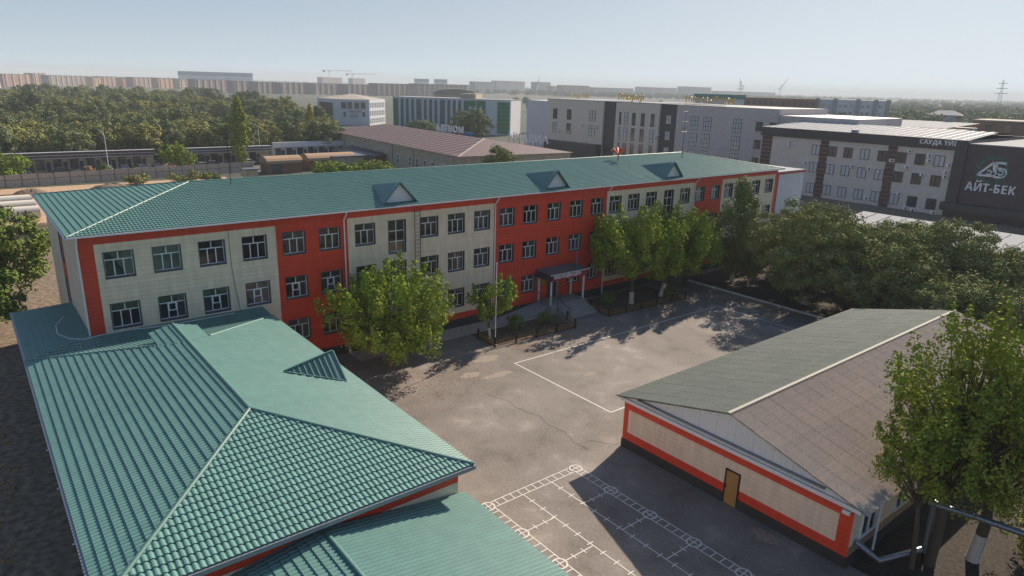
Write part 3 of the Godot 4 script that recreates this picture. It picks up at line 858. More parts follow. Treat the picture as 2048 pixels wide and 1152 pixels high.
# ---------- the gym
func build_gym() -> void:
	var gx := 23.83; var z0 := 23.0; var z1 := 36.64; var gl := 51.2
	var g := thing("gym_building", "low hall with orange, cream and black end wall and grey corrugated roof", "building", Vector3(gx, 0, z0))
	var b := MB.new()
	b.box(Vector3(gx + 0.05, 0, z0 + 0.02), Vector3(gl, 3.1, z1 - 0.02))
	var core := part(g, "wall", b, M["plaster"])
	var F := Transform3D(Basis(Vector3(0, 0, 1), Vector3.UP, Vector3(-1, 0, 0)), Vector3(gx, 0, z0))
	var wd := z1 - z0
	var door := [Rect2(7.13, 0.0, 0.86, 1.96)]
	var list := []
	var o := [M["orange"], M["orange2"]]; var c := [M["cream"], M["cream2"]]
	boards(list, F, 0.0, wd, 0.55, 1.06, 0.255, o, door)
	boards(list, F, 0.0, 0.36, 1.06, 2.52, 0.27, o, [])
	boards(list, F, 0.36, wd - 0.62, 1.06, 2.52, 0.27, [M["beige"]], door)
	boards(list, F, wd - 0.62, wd, 1.06, 2.52, 0.27, o, [])
	boards(list, F, 0.0, wd, 2.52, 3.0, 0.24, o, [])
	# yard side and far side
	var Nn := Transform3D(Basis(Vector3(-1, 0, 0), Vector3.UP, Vector3(0, 0, -1)), Vector3(gl, 0, z0))
	boards(list, Nn, 0.0, gl - gx, 0.55, 1.06, 0.255, o, [])
	boards(list, Nn, 0.0, gl - gx, 1.06, 3.0, 0.27, c, [])
	var S := Transform3D(Basis.IDENTITY, Vector3(gx, 0, z1))
	var sh := []
	for k in 7: sh.append(Rect2(0.9 + k * 3.6, 1.15, 1.5, 1.5))
	boards(list, S, 0.0, gl - gx, 0.55, 1.06, 0.255, [M["rust"]], sh)
	boards(list, S, 0.0, gl - gx, 1.06, 3.05, 0.27, [M["cream2"]], sh)
	place_boards(core, list, 260)
	for q in sh: plain_window(g, g.global_transform.affine_inverse() * S, q.position.x, q.position.y, 1.5, 1.5, 2, 1, M["far_glass"], M["frame"], -0.03)
	var pl := MB.new()
	pl.box(Vector3(gx - 0.04, 0, z0 - 0.04), Vector3(gx + 0.04, 0.545, z0 + 7.1)); pl.box(Vector3(gx - 0.04, 0, z0 + 8.0), Vector3(gx + 0.04, 0.545, z1 + 0.04))
	pl.box(Vector3(gx + 0.04, 0, z1), Vector3(gl, 0.545, z1 + 0.04)); pl.box(Vector3(gx + 0.04, 0, z0 - 0.04), Vector3(gl, 0.545, z0))
	part(g, "plinth", pl, M["plinth"])
	var d := MB.new()
	d.box(Vector3(gx - 0.03, 0.03, z0 + 7.2), Vector3(gx + 0.03, 1.92, z0 + 7.92))
	var dr := part(g, "door", d, M["door_wood"])
	var df := MB.new()
	df.box(Vector3(gx - 0.05, 0, z0 + 7.12), Vector3(gx + 0.03, 2.0, z0 + 7.2)); df.box(Vector3(gx - 0.05, 0, z0 + 7.92), Vector3(gx + 0.03, 2.0, z0 + 7.99)); df.box(Vector3(gx - 0.05, 1.92, z0 + 7.2), Vector3(gx + 0.03, 2.0, z0 + 7.92))
	part(dr, "door_frame", df, M["black_metal"])
	var dp := MB.new()
	for y in [0.15, 0.75, 1.35]: dp.box(Vector3(gx - 0.045, y, z0 + 7.28), Vector3(gx - 0.03, y + 0.48, z0 + 7.84))
	part(dr, "panel", dp, M["door_wood"])
	var dh := MB.new()
	dh.box(Vector3(gx - 0.09, 0.95, z0 + 7.24), Vector3(gx - 0.03, 1.08, z0 + 7.28))
	part(dr, "handle", dh, M["black_metal"])
	# gable of ribbed white sheet
	var rz := 30.17; var ry := 5.22; var ey := 3.3; var ea := 22.65; var eb := 37.35
	var n := 13
	for k in n:
		var za := z0 - 0.2 + (wd + 0.4) * k / n; var zb := z0 - 0.2 + (wd + 0.4) * (k + 1) / n - 0.006
		var m := MB.new()
		var ribs := 8
		for i in ribs:
			var u0 := lerpf(za, zb, float(i) / ribs); var u1 := lerpf(za, zb, (i + 1.0) / ribs)
			var um := (u0 + u1) / 2
			for e in [[u0, um, 0.0, 0.03], [um, u1, 0.03, 0.0]]:
				var t0 := roof_y(e[0]) - 0.06; var t1 := roof_y(e[1]) - 0.06
				m.quad(Vector3(gx - 0.03 - e[2], 3.0, e[0]), Vector3(gx - 0.03 - e[3], 3.0, e[1]), Vector3(gx - 0.03 - e[3], t1, e[1]), Vector3(gx - 0.03 - e[2], t0, e[0]))
		part(g, "gable_sheet", m, M["steel_white"])
	var fl := MB.new()
	fl.box(Vector3(gx - 0.22, 3.42, z0 + 1.1), Vector3(gx - 0.06, 3.5, z1 - 1.4))
	part(g, "flashing", fl, M["steel_grey"])
	var so := MB.new()
	so.box(Vector3(gx - 0.16, 3.0, z0 - 0.25), Vector3(gx - 0.062, 3.2, z1 + 0.3))
	part(g, "fascia", so, M["steel_white"])
	# corrugated sheets, laid from the eaves up
	var x0 := gx - 0.5; var x1 := 52.3
	var nx := 26; var ny := 5
	var core2 := MB.new()
	core2.quad(Vector3(x0 + 0.1, ey - 0.06, ea + 0.05), Vector3(x1, ey - 0.06, ea + 0.05), Vector3(x1, ry - 0.07, rz), Vector3(x0 + 0.1, ry - 0.07, rz))
	core2.quad(Vector3(x0 + 0.1, ry - 0.07, rz), Vector3(x1, ry - 0.07, rz), Vector3(x1, ey - 0.06, eb - 0.05), Vector3(x0 + 0.1, ey - 0.06, eb - 0.05))
	var roof := part(g, "roof", core2, M["concrete"])
	var sw := (x1 - x0) / nx
	for side in 2:
		var e0 := Vector3(x0, ey, ea if side == 0 else eb); var top := Vector3(x0, ry, rz)
		var V := (top - e0).normalized()
		var long := e0.distance_to(top) / ny
		var key := "sheet%d" % side
		var X := Vector3.RIGHT
		var N := (V.cross(X) if side == 1 else X.cross(V)).normalized()
		if N.y < 0: N = -N
		var m := MB.new()
		var segs := 42
		for i in segs:
			var u0 := (sw - 0.02) * i / segs; var u1 := (sw - 0.02) * (i + 1) / segs
			var w0 := 0.034 * cos(TAU * 7.0 * i / segs); var w1 := 0.034 * cos(TAU * 7.0 * (i + 1) / segs)
			var s0 := 0.034 * TAU * 7.0 / sw * sin(TAU * 7.0 * i / segs); var s1 := 0.034 * TAU * 7.0 / sw * sin(TAU * 7.0 * (i + 1) / segs)
			var a := X * u0 + N * (w0 + 0.014); var bb := X * u1 + N * (w1 + 0.014); var cc := X * u1 + V * (long + 0.1) + N * w1; var dd := X * u0 + V * (long + 0.1) + N * w0
			var na := (N + X * s0).normalized(); var nb := (N + X * s1).normalized()
			if side == 0: m.quadn(bb, a, dd, cc, nb, na, na, nb)
			else: m.quadn(a, bb, cc, dd, na, nb, nb, na)
			m.quad(a, a - N * 0.02, bb - N * 0.02, bb)
		cache[key] = m.mesh()
		for j in ny:
			for i in nx:
				var at := e0 + X * (sw * i) + V * (long * j) + N * rng.randf_range(0.0, 0.006)
				inst(roof, "roof_sheet", cache[key], M[("slateg%d" if side == 0 else "slateb%d") % rng.randi_range(0, 2)], roof.global_transform.affine_inverse() * Transform3D(Basis.IDENTITY, at))
	var rc := MB.new()
	rc.prism([Vector3(0, 0.03, -0.11), Vector3(0, 0.08, -0.09), Vector3(0, 0.11, 0), Vector3(0, 0.08, 0.09), Vector3(0, 0.03, 0.11)], Vector3(x0 - 0.02, ry, rz), Vector3(x1, ry, rz))
	part(roof, "ridge_cap", rc, M["ridge_pale"])
	var rp := MB.new()
	rp.tube([Vector3(26.1, 3.1, 37.2), Vector3(26.1, 2.9, 36.85), Vector3(26.1, 0.1, 36.85)], [0.06, 0.06, 0.06], 8)
	part(g, "drainpipe", rp, M["frame"])
	var lp := thing("flood_lamp", "small pale wall lamp under the gym's eave corner", "lamp", Vector3(gx - 0.1, 2.85, z1 - 0.3))
	boxp(lp, "housing", Vector3(-0.12, -0.1, -0.16), Vector3(0.07, 0.1, 0.16), M["lamp_glass"])
	boxp(lp, "bracket", Vector3(0.0, 0.1, -0.03), Vector3(0.1, 0.16, 0.03), M["black_metal"])
func roof_y(z: float) -> float:
	return lerpf(3.3, 5.22, (z - 22.65) / 7.52) if z < 30.17 else lerpf(5.22, 3.3, (z - 30.17) / 7.18)

# ---------- ground, yard and what stands on it
func yard_material(w: float, h: float) -> StandardMaterial3D:
	var iw := 720; var ih := int(720 * h / w)
	var big := FastNoiseLite.new(); big.frequency = 0.006; big.fractal_octaves = 5; big.seed = 4; big.noise_type = FastNoiseLite.TYPE_SIMPLEX_SMOOTH
	var mid := FastNoiseLite.new(); mid.frequency = 0.025; mid.fractal_octaves = 4; mid.seed = 8; mid.noise_type = FastNoiseLite.TYPE_SIMPLEX_SMOOTH
	var fin := FastNoiseLite.new(); fin.frequency = 0.35; fin.fractal_octaves = 2; fin.seed = 2
	var a := big.get_image(iw, ih, false, false, true).get_data()
	var b := mid.get_image(iw, ih, false, false, true).get_data()
	var c := fin.get_image(iw, ih, false, false, true).get_data()
	var out := PackedByteArray()
	out.resize(iw * ih * 3)
	for i in iw * ih:
		var g := 106.0 + (a[i] - 128) * 0.1 + (b[i] - 128) * 0.06 + (c[i] - 128) * 0.1
		if b[i] > 166 and a[i] > 118: g += (b[i] - 166) * 0.2  # pale dusty spots
		if b[i] < 88: g -= (88 - b[i]) * 0.12
		out[i * 3] = int(clampf(g + 3.0, 0, 255)); out[i * 3 + 1] = int(clampf(g - 3.0, 0, 255)); out[i * 3 + 2] = int(clampf(g - 8.0, 0, 255))
	var t := ImageTexture.create_from_image(Image.create_from_data(iw, ih, false, Image.FORMAT_RGB8, out))
	var m := mat("asphalt", Color.WHITE, 0.88)
	m.albedo_texture = t
	return m
func strip(parent: Node3D, called: String, a: Vector3, b: Vector3, w: float, mt: Material, y := 0.016) -> void:
	var d := (b - a).normalized() * 0.5 * w
	var s := Vector3(-d.z, 0, d.x)
	var m := MB.new()
	m.sheet([a - s - d + Vector3(0, y, 0), b - s + d + Vector3(0, y, 0), b + s + d + Vector3(0, y, 0), a + s - d + Vector3(0, y, 0)])
	part(parent, called, m, mt)
func build_ground() -> void:
	var g := MB.new()
	var R := 9000.0
	g.sheet([Vector3(-R, -0.02, -R), Vector3(-R, -0.02, 400), Vector3(R, -0.02, 400), Vector3(R, -0.02, -R)])
	setting("ground", g, M["steppe"])
	var so := MB.new()
	so.sheet([Vector3(-60, -0.008, -60), Vector3(-60, -0.008, 90), Vector3(140, -0.008, 90), Vector3(140, -0.008, -60)])
	setting("soil", so, M["soil"])
	var sn := MB.new()
	sn.sheet([Vector3(-40, -0.004, -108), Vector3(-40, -0.004, -66), Vector3(34, -0.004, -64), Vector3(40, -0.004, -108)])
	setting("sand", sn, M["sand"])
	var rd := MB.new()
	rd.sheet([Vector3(-60, -0.002, -136), Vector3(-60, -0.002, -112), Vector3(84, -0.002, -112), Vector3(84, -0.002, -136)])
	setting("parking_lot", rd, M["road"])
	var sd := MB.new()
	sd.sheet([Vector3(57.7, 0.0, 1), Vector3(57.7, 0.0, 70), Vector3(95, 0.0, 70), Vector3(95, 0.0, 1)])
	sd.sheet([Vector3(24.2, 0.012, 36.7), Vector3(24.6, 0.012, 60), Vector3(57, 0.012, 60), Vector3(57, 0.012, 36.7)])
	setting("tree_soil", sd, M["soil_shaded"])
	# asphalt yard
	var x0 := 9.4; var x1 := 57.5; var z0 := 0.06; var z1 := 75.0
	var y := MB.new()
	y.has_uv = true
	y.sheet([Vector3(x0, 0.006, z0), Vector3(x0, 0.006, z1), Vector3(x1, 0.006, z1), Vector3(x1, 0.006, z0)])
	for p in y.v: y.uv.append(Vector2((p.x - x0) / (x1 - x0), (p.z - z0) / (z1 - z0)))
	var yard := setting("asphalt_yard", y, yard_material(x1 - x0, z1 - z0))
	var P: Material = M["paint"]
	strip(yard, "court_line", Vector3(26.5, 0, 9.4), Vector3(26.5, 0, 19.55), 0.105, P)
	strip(yard, "court_line", Vector3(26.6, 0, 9.4), Vector3(52.4, 0, 9.6), 0.105, P)
	strip(yard, "court_line", Vector3(26.6, 0, 19.6), Vector3(51.0, 0, 19.6), 0.105, P)
	strip(yard, "court_line", Vector3(52.4, 0, 9.75), Vector3(52.4, 0, 22.0), 0.105, P)
	# playground game: ladders between circles, lines with ticks
	var w := 0.055
	for x in [13.62, 19.78]:
		for k in 6:
			var ctr := Vector3(x, 0.019, 23.24 + k * 2.71)
			var r := MB.new()
			for i in 24:
				var a := TAU * i / 24; var b := TAU * (i + 1) / 24
				r.sheet([ctr + Vector3(cos(a), 0, sin(a)) * 0.3, ctr + Vector3(cos(a), 0, sin(a)) * 0.38, ctr + Vector3(cos(b), 0, sin(b)) * 0.38, ctr + Vector3(cos(b), 0, sin(b)) * 0.3])
			part(yard, "painted_circle", r, P)
			strip(yard, "painted_line", ctr * Vector3(1, 0, 1) + Vector3(-0.28, 0, 0), ctr * Vector3(1, 0, 1) + Vector3(0.28, 0, 0), 0.06, P, 0.024)
			strip(yard, "painted_line", ctr * Vector3(1, 0, 1) + Vector3(0, 0, -0.28), ctr * Vector3(1, 0, 1) + Vector3(0, 0, 0.28), 0.06, P, 0.028)
			if k < 5:
				for s in [-0.24, 0.24]: strip(yard, "painted_line", Vector3(x + s, 0, ctr.z + 0.3), Vector3(x + s, 0, ctr.z + 2.4), w, P)
				for i in 4: strip(yard, "painted_line", Vector3(x - 0.2, 0, ctr.z + 0.6 + i * 0.5), Vector3(x + 0.2, 0, ctr.z + 0.6 + i * 0.5), w, P, 0.02)
			if k > 0 and k < 5:
				var e := 15.75 if x < 15 else 17.75
				strip(yard, "painted_line", Vector3(x + (0.4 if x < 15 else -0.4), 0, ctr.z), Vector3(e, 0, ctr.z), w, P)
				for i in 2: strip(yard, "painted_line", Vector3(lerpf(x, e, 0.4 + 0.3 * i), 0, ctr.z - 0.16), Vector3(lerpf(x, e, 0.4 + 0.3 * i), 0, ctr.z + 0.16), w, P, 0.022)
	for s in [-0.24, 0.24]: strip(yard, "painted_line", Vector3(14.0, 0, 23.24 + s), Vector3(19.4, 0, 23.24 + s), w, P)
	for i in 11: strip(yard, "painted_line", Vector3(14.2 + i * 0.5, 0, 23.04), Vector3(14.2 + i * 0.5, 0, 23.44), w, P, 0.02)
	for x in [15.75, 17.75]:
		strip(yard, "painted_line", Vector3(x, 0, 23.5), Vector3(x, 0, 37.0), w, P)
		for i in 15: strip(yard, "painted_line", Vector3(x - 0.17, 0, 24.2 + i * 0.85), Vector3(x + 0.17, 0, 24.2 + i * 0.85), w, P, 0.02)
	# cement patches and a long crack
	var r2 := RandomNumberGenerator.new()
	r2.seed = 5
	for q in [[25.2, 7.4, 1.25, 0.6], [22.4, 9.2, 0.9, 0.55], [24.0, 10.4, 1.6, 0.4], [23.0, 33.2, 0.5, 0.8], [29.8, 14.2, 0.7, 0.35]]:
		var m := MB.new()
		var pts := []
		for i in 18:
			var a := TAU * i / 18
			var k := r2.randf_range(0.65, 1.1)
			pts.append(Vector3(q[0] + cos(a) * q[2] * k, 0.012, q[1] + sin(a) * q[3] * k))
		for i in 18: m.sheet([Vector3(q[0], 0.012, q[1]), pts[i], pts[(i + 1) % 18]])
		part(yard, "cement_patch", m, M["patch"])
	for path in [[Vector3(21.4, 0, 12.6), Vector3(22.0, 0, 14.3), Vector3(21.8, 0, 15.6), Vector3(22.3, 0, 17.2), Vector3(21.9, 0, 18.5), Vector3(22.2, 0, 19.8), Vector3(21.7, 0, 21.2), Vector3(21.9, 0, 22.2)], [Vector3(21.8, 0, 21.3), Vector3(22.7, 0, 21.5), Vector3(23.4, 0, 22.5), Vector3(23.8, 0, 22.8)]]:
		var m := MB.new()
		var prev: Vector3 = path[0]
		for i in path.size() - 1:
			for k in 6:
				var p: Vector3 = lv(path[i], path[i + 1], (k + 1) / 6.0) + Vector3(r2.randf_range(-0.07, 0.07), 0, r2.randf_range(-0.07, 0.07))
				var d := (p - prev).normalized()
				var sd2 := Vector3(-d.z, 0, d.x) * r2.randf_range(0.008, 0.018)
				var up := Vector3(0, 0.011, 0)
				m.sheet([prev - sd2 + up, prev + sd2 + up, p + sd2 + up, p - sd2 + up])
				prev = p
		part(yard, "crack", m, M["crack"])
	for k in 16:
		var a := Vector3(57.5, 0, 2.0 + k * 1.6)
		var kb := MB.new()
		kb.box(a, a + Vector3(0.22, 0.14, 1.59))
		var s := part(yard, "kerbstone", kb, M["kerb"])
	# beds in front of the school
	var bd := MB.new()
	bd.sheet([Vector3(27.3, 0.02, 2.3), Vector3(27.25, 0.02, 5.8), Vector3(36.0, 0.02, 6.2), Vector3(37.0, 0.02, 2.3)])
	bd.sheet([Vector3(41.3, 0.02, 0.8), Vector3(40.8, 0.02, 5.75), Vector3(51.6, 0.02, 6.2), Vector3(51.8, 0.02, 0.8)])
	setting("flower_bed", bd, M["bed_soil"])
	var pv := MB.new()
	pv.sheet([Vector3(17, 0.016, 0.08), Vector3(17, 0.016, 2.25), Vector3(36.5, 0.016, 2.25), Vector3(36.5, 0.016, 0.08)])
	setting("pavement", pv, M["concrete"])
func low_fence(label: String, path: Array) -> void:
	var f := thing("ornamental_fence", label, "fence", path[0])
	var up := Vector3.UP
	for i in path.size() - 1:
		var a: Vector3 = path[i]; var b: Vector3 = path[i + 1]
		var n := maxi(1, int(round(a.distance_to(b) / 2.15)))
		for k in n + 1:
			if k == n and i < path.size() - 2: continue
			var p := lv(a, b, float(k) / n)
			var m := MB.new()
			m.box(p + Vector3(-0.055, 0, -0.055), p + Vector3(0.055, 0.84, 0.055)); m.box(p + Vector3(-0.07, 0.84, -0.07), p + Vector3(0.07, 0.88, 0.07))
			part(f, "post", m, M["black_metal"])
		for y in [0.12, 0.68]:
			var m := MB.new()
			m.bar(a + up * y, b + up * y, 0.03, 0.035)
			part(f, "rail", m, M["black_metal"])
		var d := (b - a).normalized()
		var cnt := int(a.distance_to(b) / 0.17)
		for k in range(1, cnt):
			var p := lv(a, b, float(k) / cnt)
			var key := "bal%d" % (0 if absf(d.x) > 0.7 else 1)
			if not cache.has(key):
				var m := MB.new()
				var s := d * 0.045
				m.tube([up * 0.12, up * 0.26 + s, up * 0.4, up * 0.54 - s, up * 0.68], [0.013, 0.013, 0.013, 0.013, 0.013], 5, false)
				cache[key] = m.mesh()
			inst(f, "baluster", cache[key], M["gold"], Transform3D(Basis.IDENTITY, p - f.position))
func pole(called: String, label: String, cat: String, at: Vector3, h: float, r: float, mt: Material, extra := "") -> Node3D:
	var t := thing(called, label, cat, at)
	var m := MB.new()
	m.tube([Vector3(0, -0.02, 0), Vector3(0, h, 0)], [r, r * 0.7], 8)
	lpart(t, "shaft", m, mt)
	var b := MB.new()
	b.tube([Vector3(0, 0, 0), Vector3(0, 0.08, 0)], [r * 2.6, r * 2.2], 8)
	lpart(t, "foot", b, mt)
	if extra == "cross":
		var c := MB.new()
		for k in 3: c.tube([Vector3(-0.5 + k * 0.1, h * (0.55 + 0.2 * k), 0), Vector3(0.5 - k * 0.1, h * (0.55 + 0.2 * k), 0)], [r * 0.5, r * 0.5], 5)
		lpart(t, "arm", c, mt)
	if extra == "ball":
		var c := MB.new()
		c.tube([Vector3(0, h - 0.02, 0), Vector3(0, h + 0.05, 0), Vector3(0, h + 0.12, 0)], [r * 0.6, r * 1.6, r * 0.4], 8)
		lpart(t, "finial", c, mt)
	return t
func street_lamp(label: String, at: Vector3, h: float, turn: float, group := "") -> void:
	var t := thing("street_lamp", label, "street lamp", at, turn, group)
	var m := MB.new()
	m.tube([Vector3(0, -0.1, 0), Vector3(0, h * 0.88, 0)], [0.1, 0.06], 8)
	lpart(t, "mast", m, M["steel_white"])
	var a := MB.new()
	a.tube([Vector3(0, h * 0.88, 0), Vector3(0.35, h * 0.97, 0), Vector3(1.1, h, 0)], [0.05, 0.045, 0.04], 6)
	lpart(t, "arm", a, M["steel_white"])
	var l := MB.new()
	l.prism([Vector3(0, -0.06, -0.13), Vector3(0, -0.06, 0.13), Vector3(0, 0.05, 0.08), Vector3(0, 0.05, -0.08)], Vector3(1.0, h, 0), Vector3(1.7, h + 0.06, 0))
	lpart(t, "lantern", l, M["steel_grey"])
func build_yard_things() -> void:
	low_fence("black and gold fence round the flower bed left of the school steps", [Vector3(27.35, 0.02, 3.4), Vector3(27.25, 0.02, 5.85), Vector3(35.95, 0.02, 6.25), Vector3(36.9, 0.02, 4.2)])
	low_fence("black and gold fence round the bed right of the school steps", [Vector3(41.15, 0.02, 3.0), Vector3(40.8, 0.02, 5.75), Vector3(51.65, 0.02, 6.25)])
	pole("flagpole", "thin pale bare pole at the corner of the fenced flower bed", "flagpole", Vector3(27.55, 0.02, 5.5), 6.95, 0.04, M["frame"], "ball")
	pole("flag_mast", "short blue pole standing on the entrance canopy", "pole", Vector3(40.05, 3.92, 1.8), 3.2, 0.045, M["blue_metal"], "ball")
	pole("antenna_mast", "thin dark mast near the hipped end of the school roof", "antenna", Vector3(11.43, 12.72, -7.45), 4.9, 0.03, M["black_metal"])
	pole("roof_antenna", "thin dark mast with crossbars near the far end of the school roof", "antenna", Vector3(65.2, 12.5, -6.3), 6.0, 0.035, M["black_metal"], "cross")
	var s := thing("roof_siren", "orange horn siren on a short post on the school roof", "siren", Vector3(54.35, 12.6, -6.9))
	var sp := MB.new()
	sp.tube([Vector3(0, -0.05, 0), Vector3(0, 0.75, 0)], [0.05, 0.05], 8)
	lpart(s, "post", sp, M["black_metal"])
	for k in 4:
		var h := MB.new()
		var d := Vector3(cos(k * PI / 2 + 0.5), 0.35, sin(k * PI / 2 + 0.5))
		h.tube([Vector3(0, 0.7, 0), Vector3(0, 0.95, 0) + d * 0.3, Vector3(0, 1.1, 0) + d * 0.75], [0.07, 0.1, 0.26], 10)
		lpart(s, "horn", h, M["siren"])
	# overhead heating pipe beside the gym
	var p := thing("heating_pipe", "silver wrapped pipe stepping up in a portal beside the gym", "pipe", Vector3(24.6, 0, 37.6))
	for e in [["run", [Vector3(24.4, 1.2, 36.7), Vector3(24.55, 0.75, 37.7), Vector3(27.15, 0.75, 38.6)]], ["riser", [Vector3(27.2, 0.55, 38.6), Vector3(27.25, 3.2, 38.6)]], ["run", [Vector3(27.0, 3.15, 38.4), Vector3(27.6, 3.1, 40.2), Vector3(28.4, 3.0, 43.5)]]]:
		var m := MB.new()
		var rr := []
		for q in e[1]: rr.append(0.14)
		m.tube(e[1], rr, 12)
		part(p, "pipe_" + e[0], m, M["pipe"])
	for q in [Vector3(27.2, 0, 38.6), Vector3(28.2, 0, 42.6)]:
		var m := MB.new()
		m.tube([q, q + Vector3(0, 0.6 if q.x < 28 else 2.95, 0)], [0.06, 0.06], 8)
		part(p, "post", m, M["black_metal"])

# ---------- planting near the school
func build_trees() -> void:
	var G := Color(1, 1, 1); var Y := Color(1.2, 1.1, 0.8); var D := Color(0.88, 1.0, 0.95); var O := Color(1.45, 1.05, 0.6)
	tree("ash_tree", "broad bushy ash with upright plumes in front of the orange school bay", "", Vector3(18.3, 0, 4.6), {"h": 8.0, "r": 4.5, "low": -0.2, "clumps": 125, "n": 260, "leaf": 0.18, "mat": "leaf_ash", "shape": "plume", "trunk": 0.24, "seed": 3, "cr": 0.86, "tones": [G, G, D, Y], "lobes": 9})
	tree("young_tree", "small ash growing beside the bare flagpole", "", Vector3(28.2, 0.02, 3.9), {"h": 5.3, "r": 2.2, "low": 1.2, "clumps": 44, "n": 95, "leaf": 0.2, "mat": "leaf_ash", "shape": "plume", "trunk": 0.1, "seed": 5, "cr": 0.52, "tones": [G, Y, D], "white": 0.9, "limbs": 14})
	tree("ash_tree", "yellowing ash with white trunk foot inside the fenced bed by the steps", "", Vector3(45.75, 0.02, 4.1), {"h": 9.1, "r": 4.9, "low": 2.0, "clumps": 85, "n": 210, "leaf": 0.23, "mat": "leaf_ash", "shape": "plume", "trunk": 0.2, "seed": 8, "cr": 0.85, "white": 1.3, "tones": [G, Y, Y, O], "fork": 2.6})
	tree("ash_tree", "leaning ash with white trunk foot at the end of the fenced bed", "", Vector3(50.3, 0.02, 4.1), {"h": 8.9, "r": 5.2, "low": 1.7, "clumps": 95, "n": 210, "leaf": 0.23, "mat": "leaf_ash", "shape": "plume", "trunk": 0.2, "seed": 9, "cr": 0.9, "white": 1.3, "lean": Vector3(2.8, 0, -0.6), "tones": [G, Y, Y, G], "fork": 2.4})
	tree("ash_tree", "low shaded ash between the leaning ash and the tall poplar", "", Vector3(56.0, 0, 2.6), {"h": 7.6, "r": 3.4, "low": 0.6, "clumps": 70, "n": 170, "leaf": 0.23, "mat": "leaf_ash", "shape": "plume", "trunk": 0.16, "seed": 15, "cr": 0.85, "tones": [G, D, Y]})
	tree("poplar_tree", "tall narrow dark poplar standing past the white kerb", "", Vector3(61.6, 0, 5.0), {"h": 11.2, "r": 3.0, "low": 1.6, "clumps": 110, "n": 95, "leaf": 0.27, "mat": "leaf_elm", "shape": "column", "trunk": 0.18, "seed": 12, "cr": 0.95, "white": 1.2, "tones": [G, D, Y]})
	tree("poplar_tree", "slender lower poplar beside the tall one past the kerb", "", Vector3(61.4, 0, 7.2), {"h": 6.8, "r": 1.7, "low": 1.4, "clumps": 46, "n": 80, "leaf": 0.25, "mat": "leaf_elm", "shape": "column", "trunk": 0.11, "seed": 13, "cr": 0.7, "white": 1.0, "tones": [G, D, Y]})
	var elms := [[60.8, 14.2, 11.0, 7.0, 21, "broad grey-green elm with two whitewashed stems past the kerb"], [61.5, 20.0, 9.4, 6.0, 22, "low spreading elm with whitewashed trunk behind the gym's far corner"], [69.5, 22.5, 10.0, 6.8, 23, "wide grey-green elm in front of the white tiled low roof"], [69.5, 30.5, 8.0, 6.2, 24, "rounded elm shading the far end of the gym"], [74.5, 15.5, 7.6, 5.2, 25, "elm crown between the long elms and the low white roof"], [58.5, 29.5, 7.0, 4.6, 26, "dense elm close against the gym's far gable"], [69.0, 8.5, 7.8, 5.0, 27, "low elm between the poplars and the white block"], [76.5, 7.0, 7.0, 4.4, 29, "small elm at the foot of the white block"]]
	for e in elms:
		tree("elm_tree", e[5], "elms beyond the kerb", Vector3(e[0], 0, e[1]), {"h": e[2], "r": e[3], "low": 0.3, "clumps": 330, "n": 120, "leaf": 0.2, "mat": "leaf_elm", "trunk": 0.3, "seed": e[4], "cr": 0.85, "white": 1.9, "tones": [G, G, D, Y], "lobes": 8, "limbs": 30, "fork": 1.8})
	tree("near_poplar", "tall leafy poplar overhanging the gym's brown slope", "", Vector3(27.3, 0, 38.9), {"h": 13.0, "r": 3.5, "low": 1.4, "clumps": 120, "n": 130, "leaf": 0.16, "mat": "leaf_poplar", "shape": "plume", "trunk": 0.2, "seed": 31, "cr": 0.62, "tones": [G, Y, D, D], "limbs": 60})
	tree("near_poplar", "leafy poplar with whitewashed foot standing over the silver pipe portal", "", Vector3(29.3, 0, 40.0), {"h": 11.2, "r": 3.8, "low": 2.2, "clumps": 120, "n": 130, "leaf": 0.16, "mat": "leaf_poplar", "shape": "plume", "trunk": 0.24, "seed": 32, "cr": 0.66, "white": 1.5, "tones": [G, Y, D, D], "limbs": 60, "fork": 4.0})
	tree("near_poplar", "low poplar leaning on the gym's eave corner", "", Vector3(26.3, 0, 38.5), {"h": 8.3, "r": 1.9, "low": 2.6, "clumps": 45, "n": 120, "leaf": 0.16, "mat": "leaf_poplar", "shape": "plume", "trunk": 0.11, "seed": 33, "cr": 0.5, "tones": [G, Y, D], "limbs": 40, "lean": Vector3(-0.6, 0, -0.5)})
	tree("near_poplar", "leafy poplar past the silver pipe portal, away from the gym", "", Vector3(31.5, 0, 42.0), {"h": 10.5, "r": 3.0, "low": 1.0, "clumps": 150, "n": 110, "leaf": 0.16, "mat": "leaf_poplar", "shape": "column", "trunk": 0.2, "seed": 34, "cr": 0.7, "tones": [G, Y, D], "limbs": 40})
	tree("ash_tree", "dark leafy tree shaded by the school's left end wall", "", Vector3(-3.2, 0, -27.0), {"h": 10.0, "r": 4.2, "low": 0.6, "clumps": 120, "n": 90, "leaf": 0.3, "mat": "leaf_dark", "trunk": 0.25, "seed": 41, "cr": 0.95, "tones": [G, D, Y]})
	tree("ash_tree", "leafy tree with sunlit top beside the pale tanks", "", Vector3(-7.0, 0, -34.5), {"h": 9.8, "r": 4.6, "low": 0.6, "clumps": 120, "n": 90, "leaf": 0.3, "mat": "leaf_dark", "shape": "plume", "trunk": 0.25, "seed": 42, "cr": 0.95, "tones": [G, Y, Y]})
	tree("ash_tree", "low dark tree at the foot of the school's left end wall", "", Vector3(-5.5, 0, -17.5), {"h": 6.4, "r": 3.4, "low": 0.3, "clumps": 80, "n": 90, "leaf": 0.28, "mat": "leaf_dark", "trunk": 0.2, "seed": 43, "cr": 0.85, "tones": [D, D, G]})
	# fallen leaves, thickest along the kerb and under the trees
	var lt := MB.new()
	var r := RandomNumberGenerator.new()
	r.seed = 71
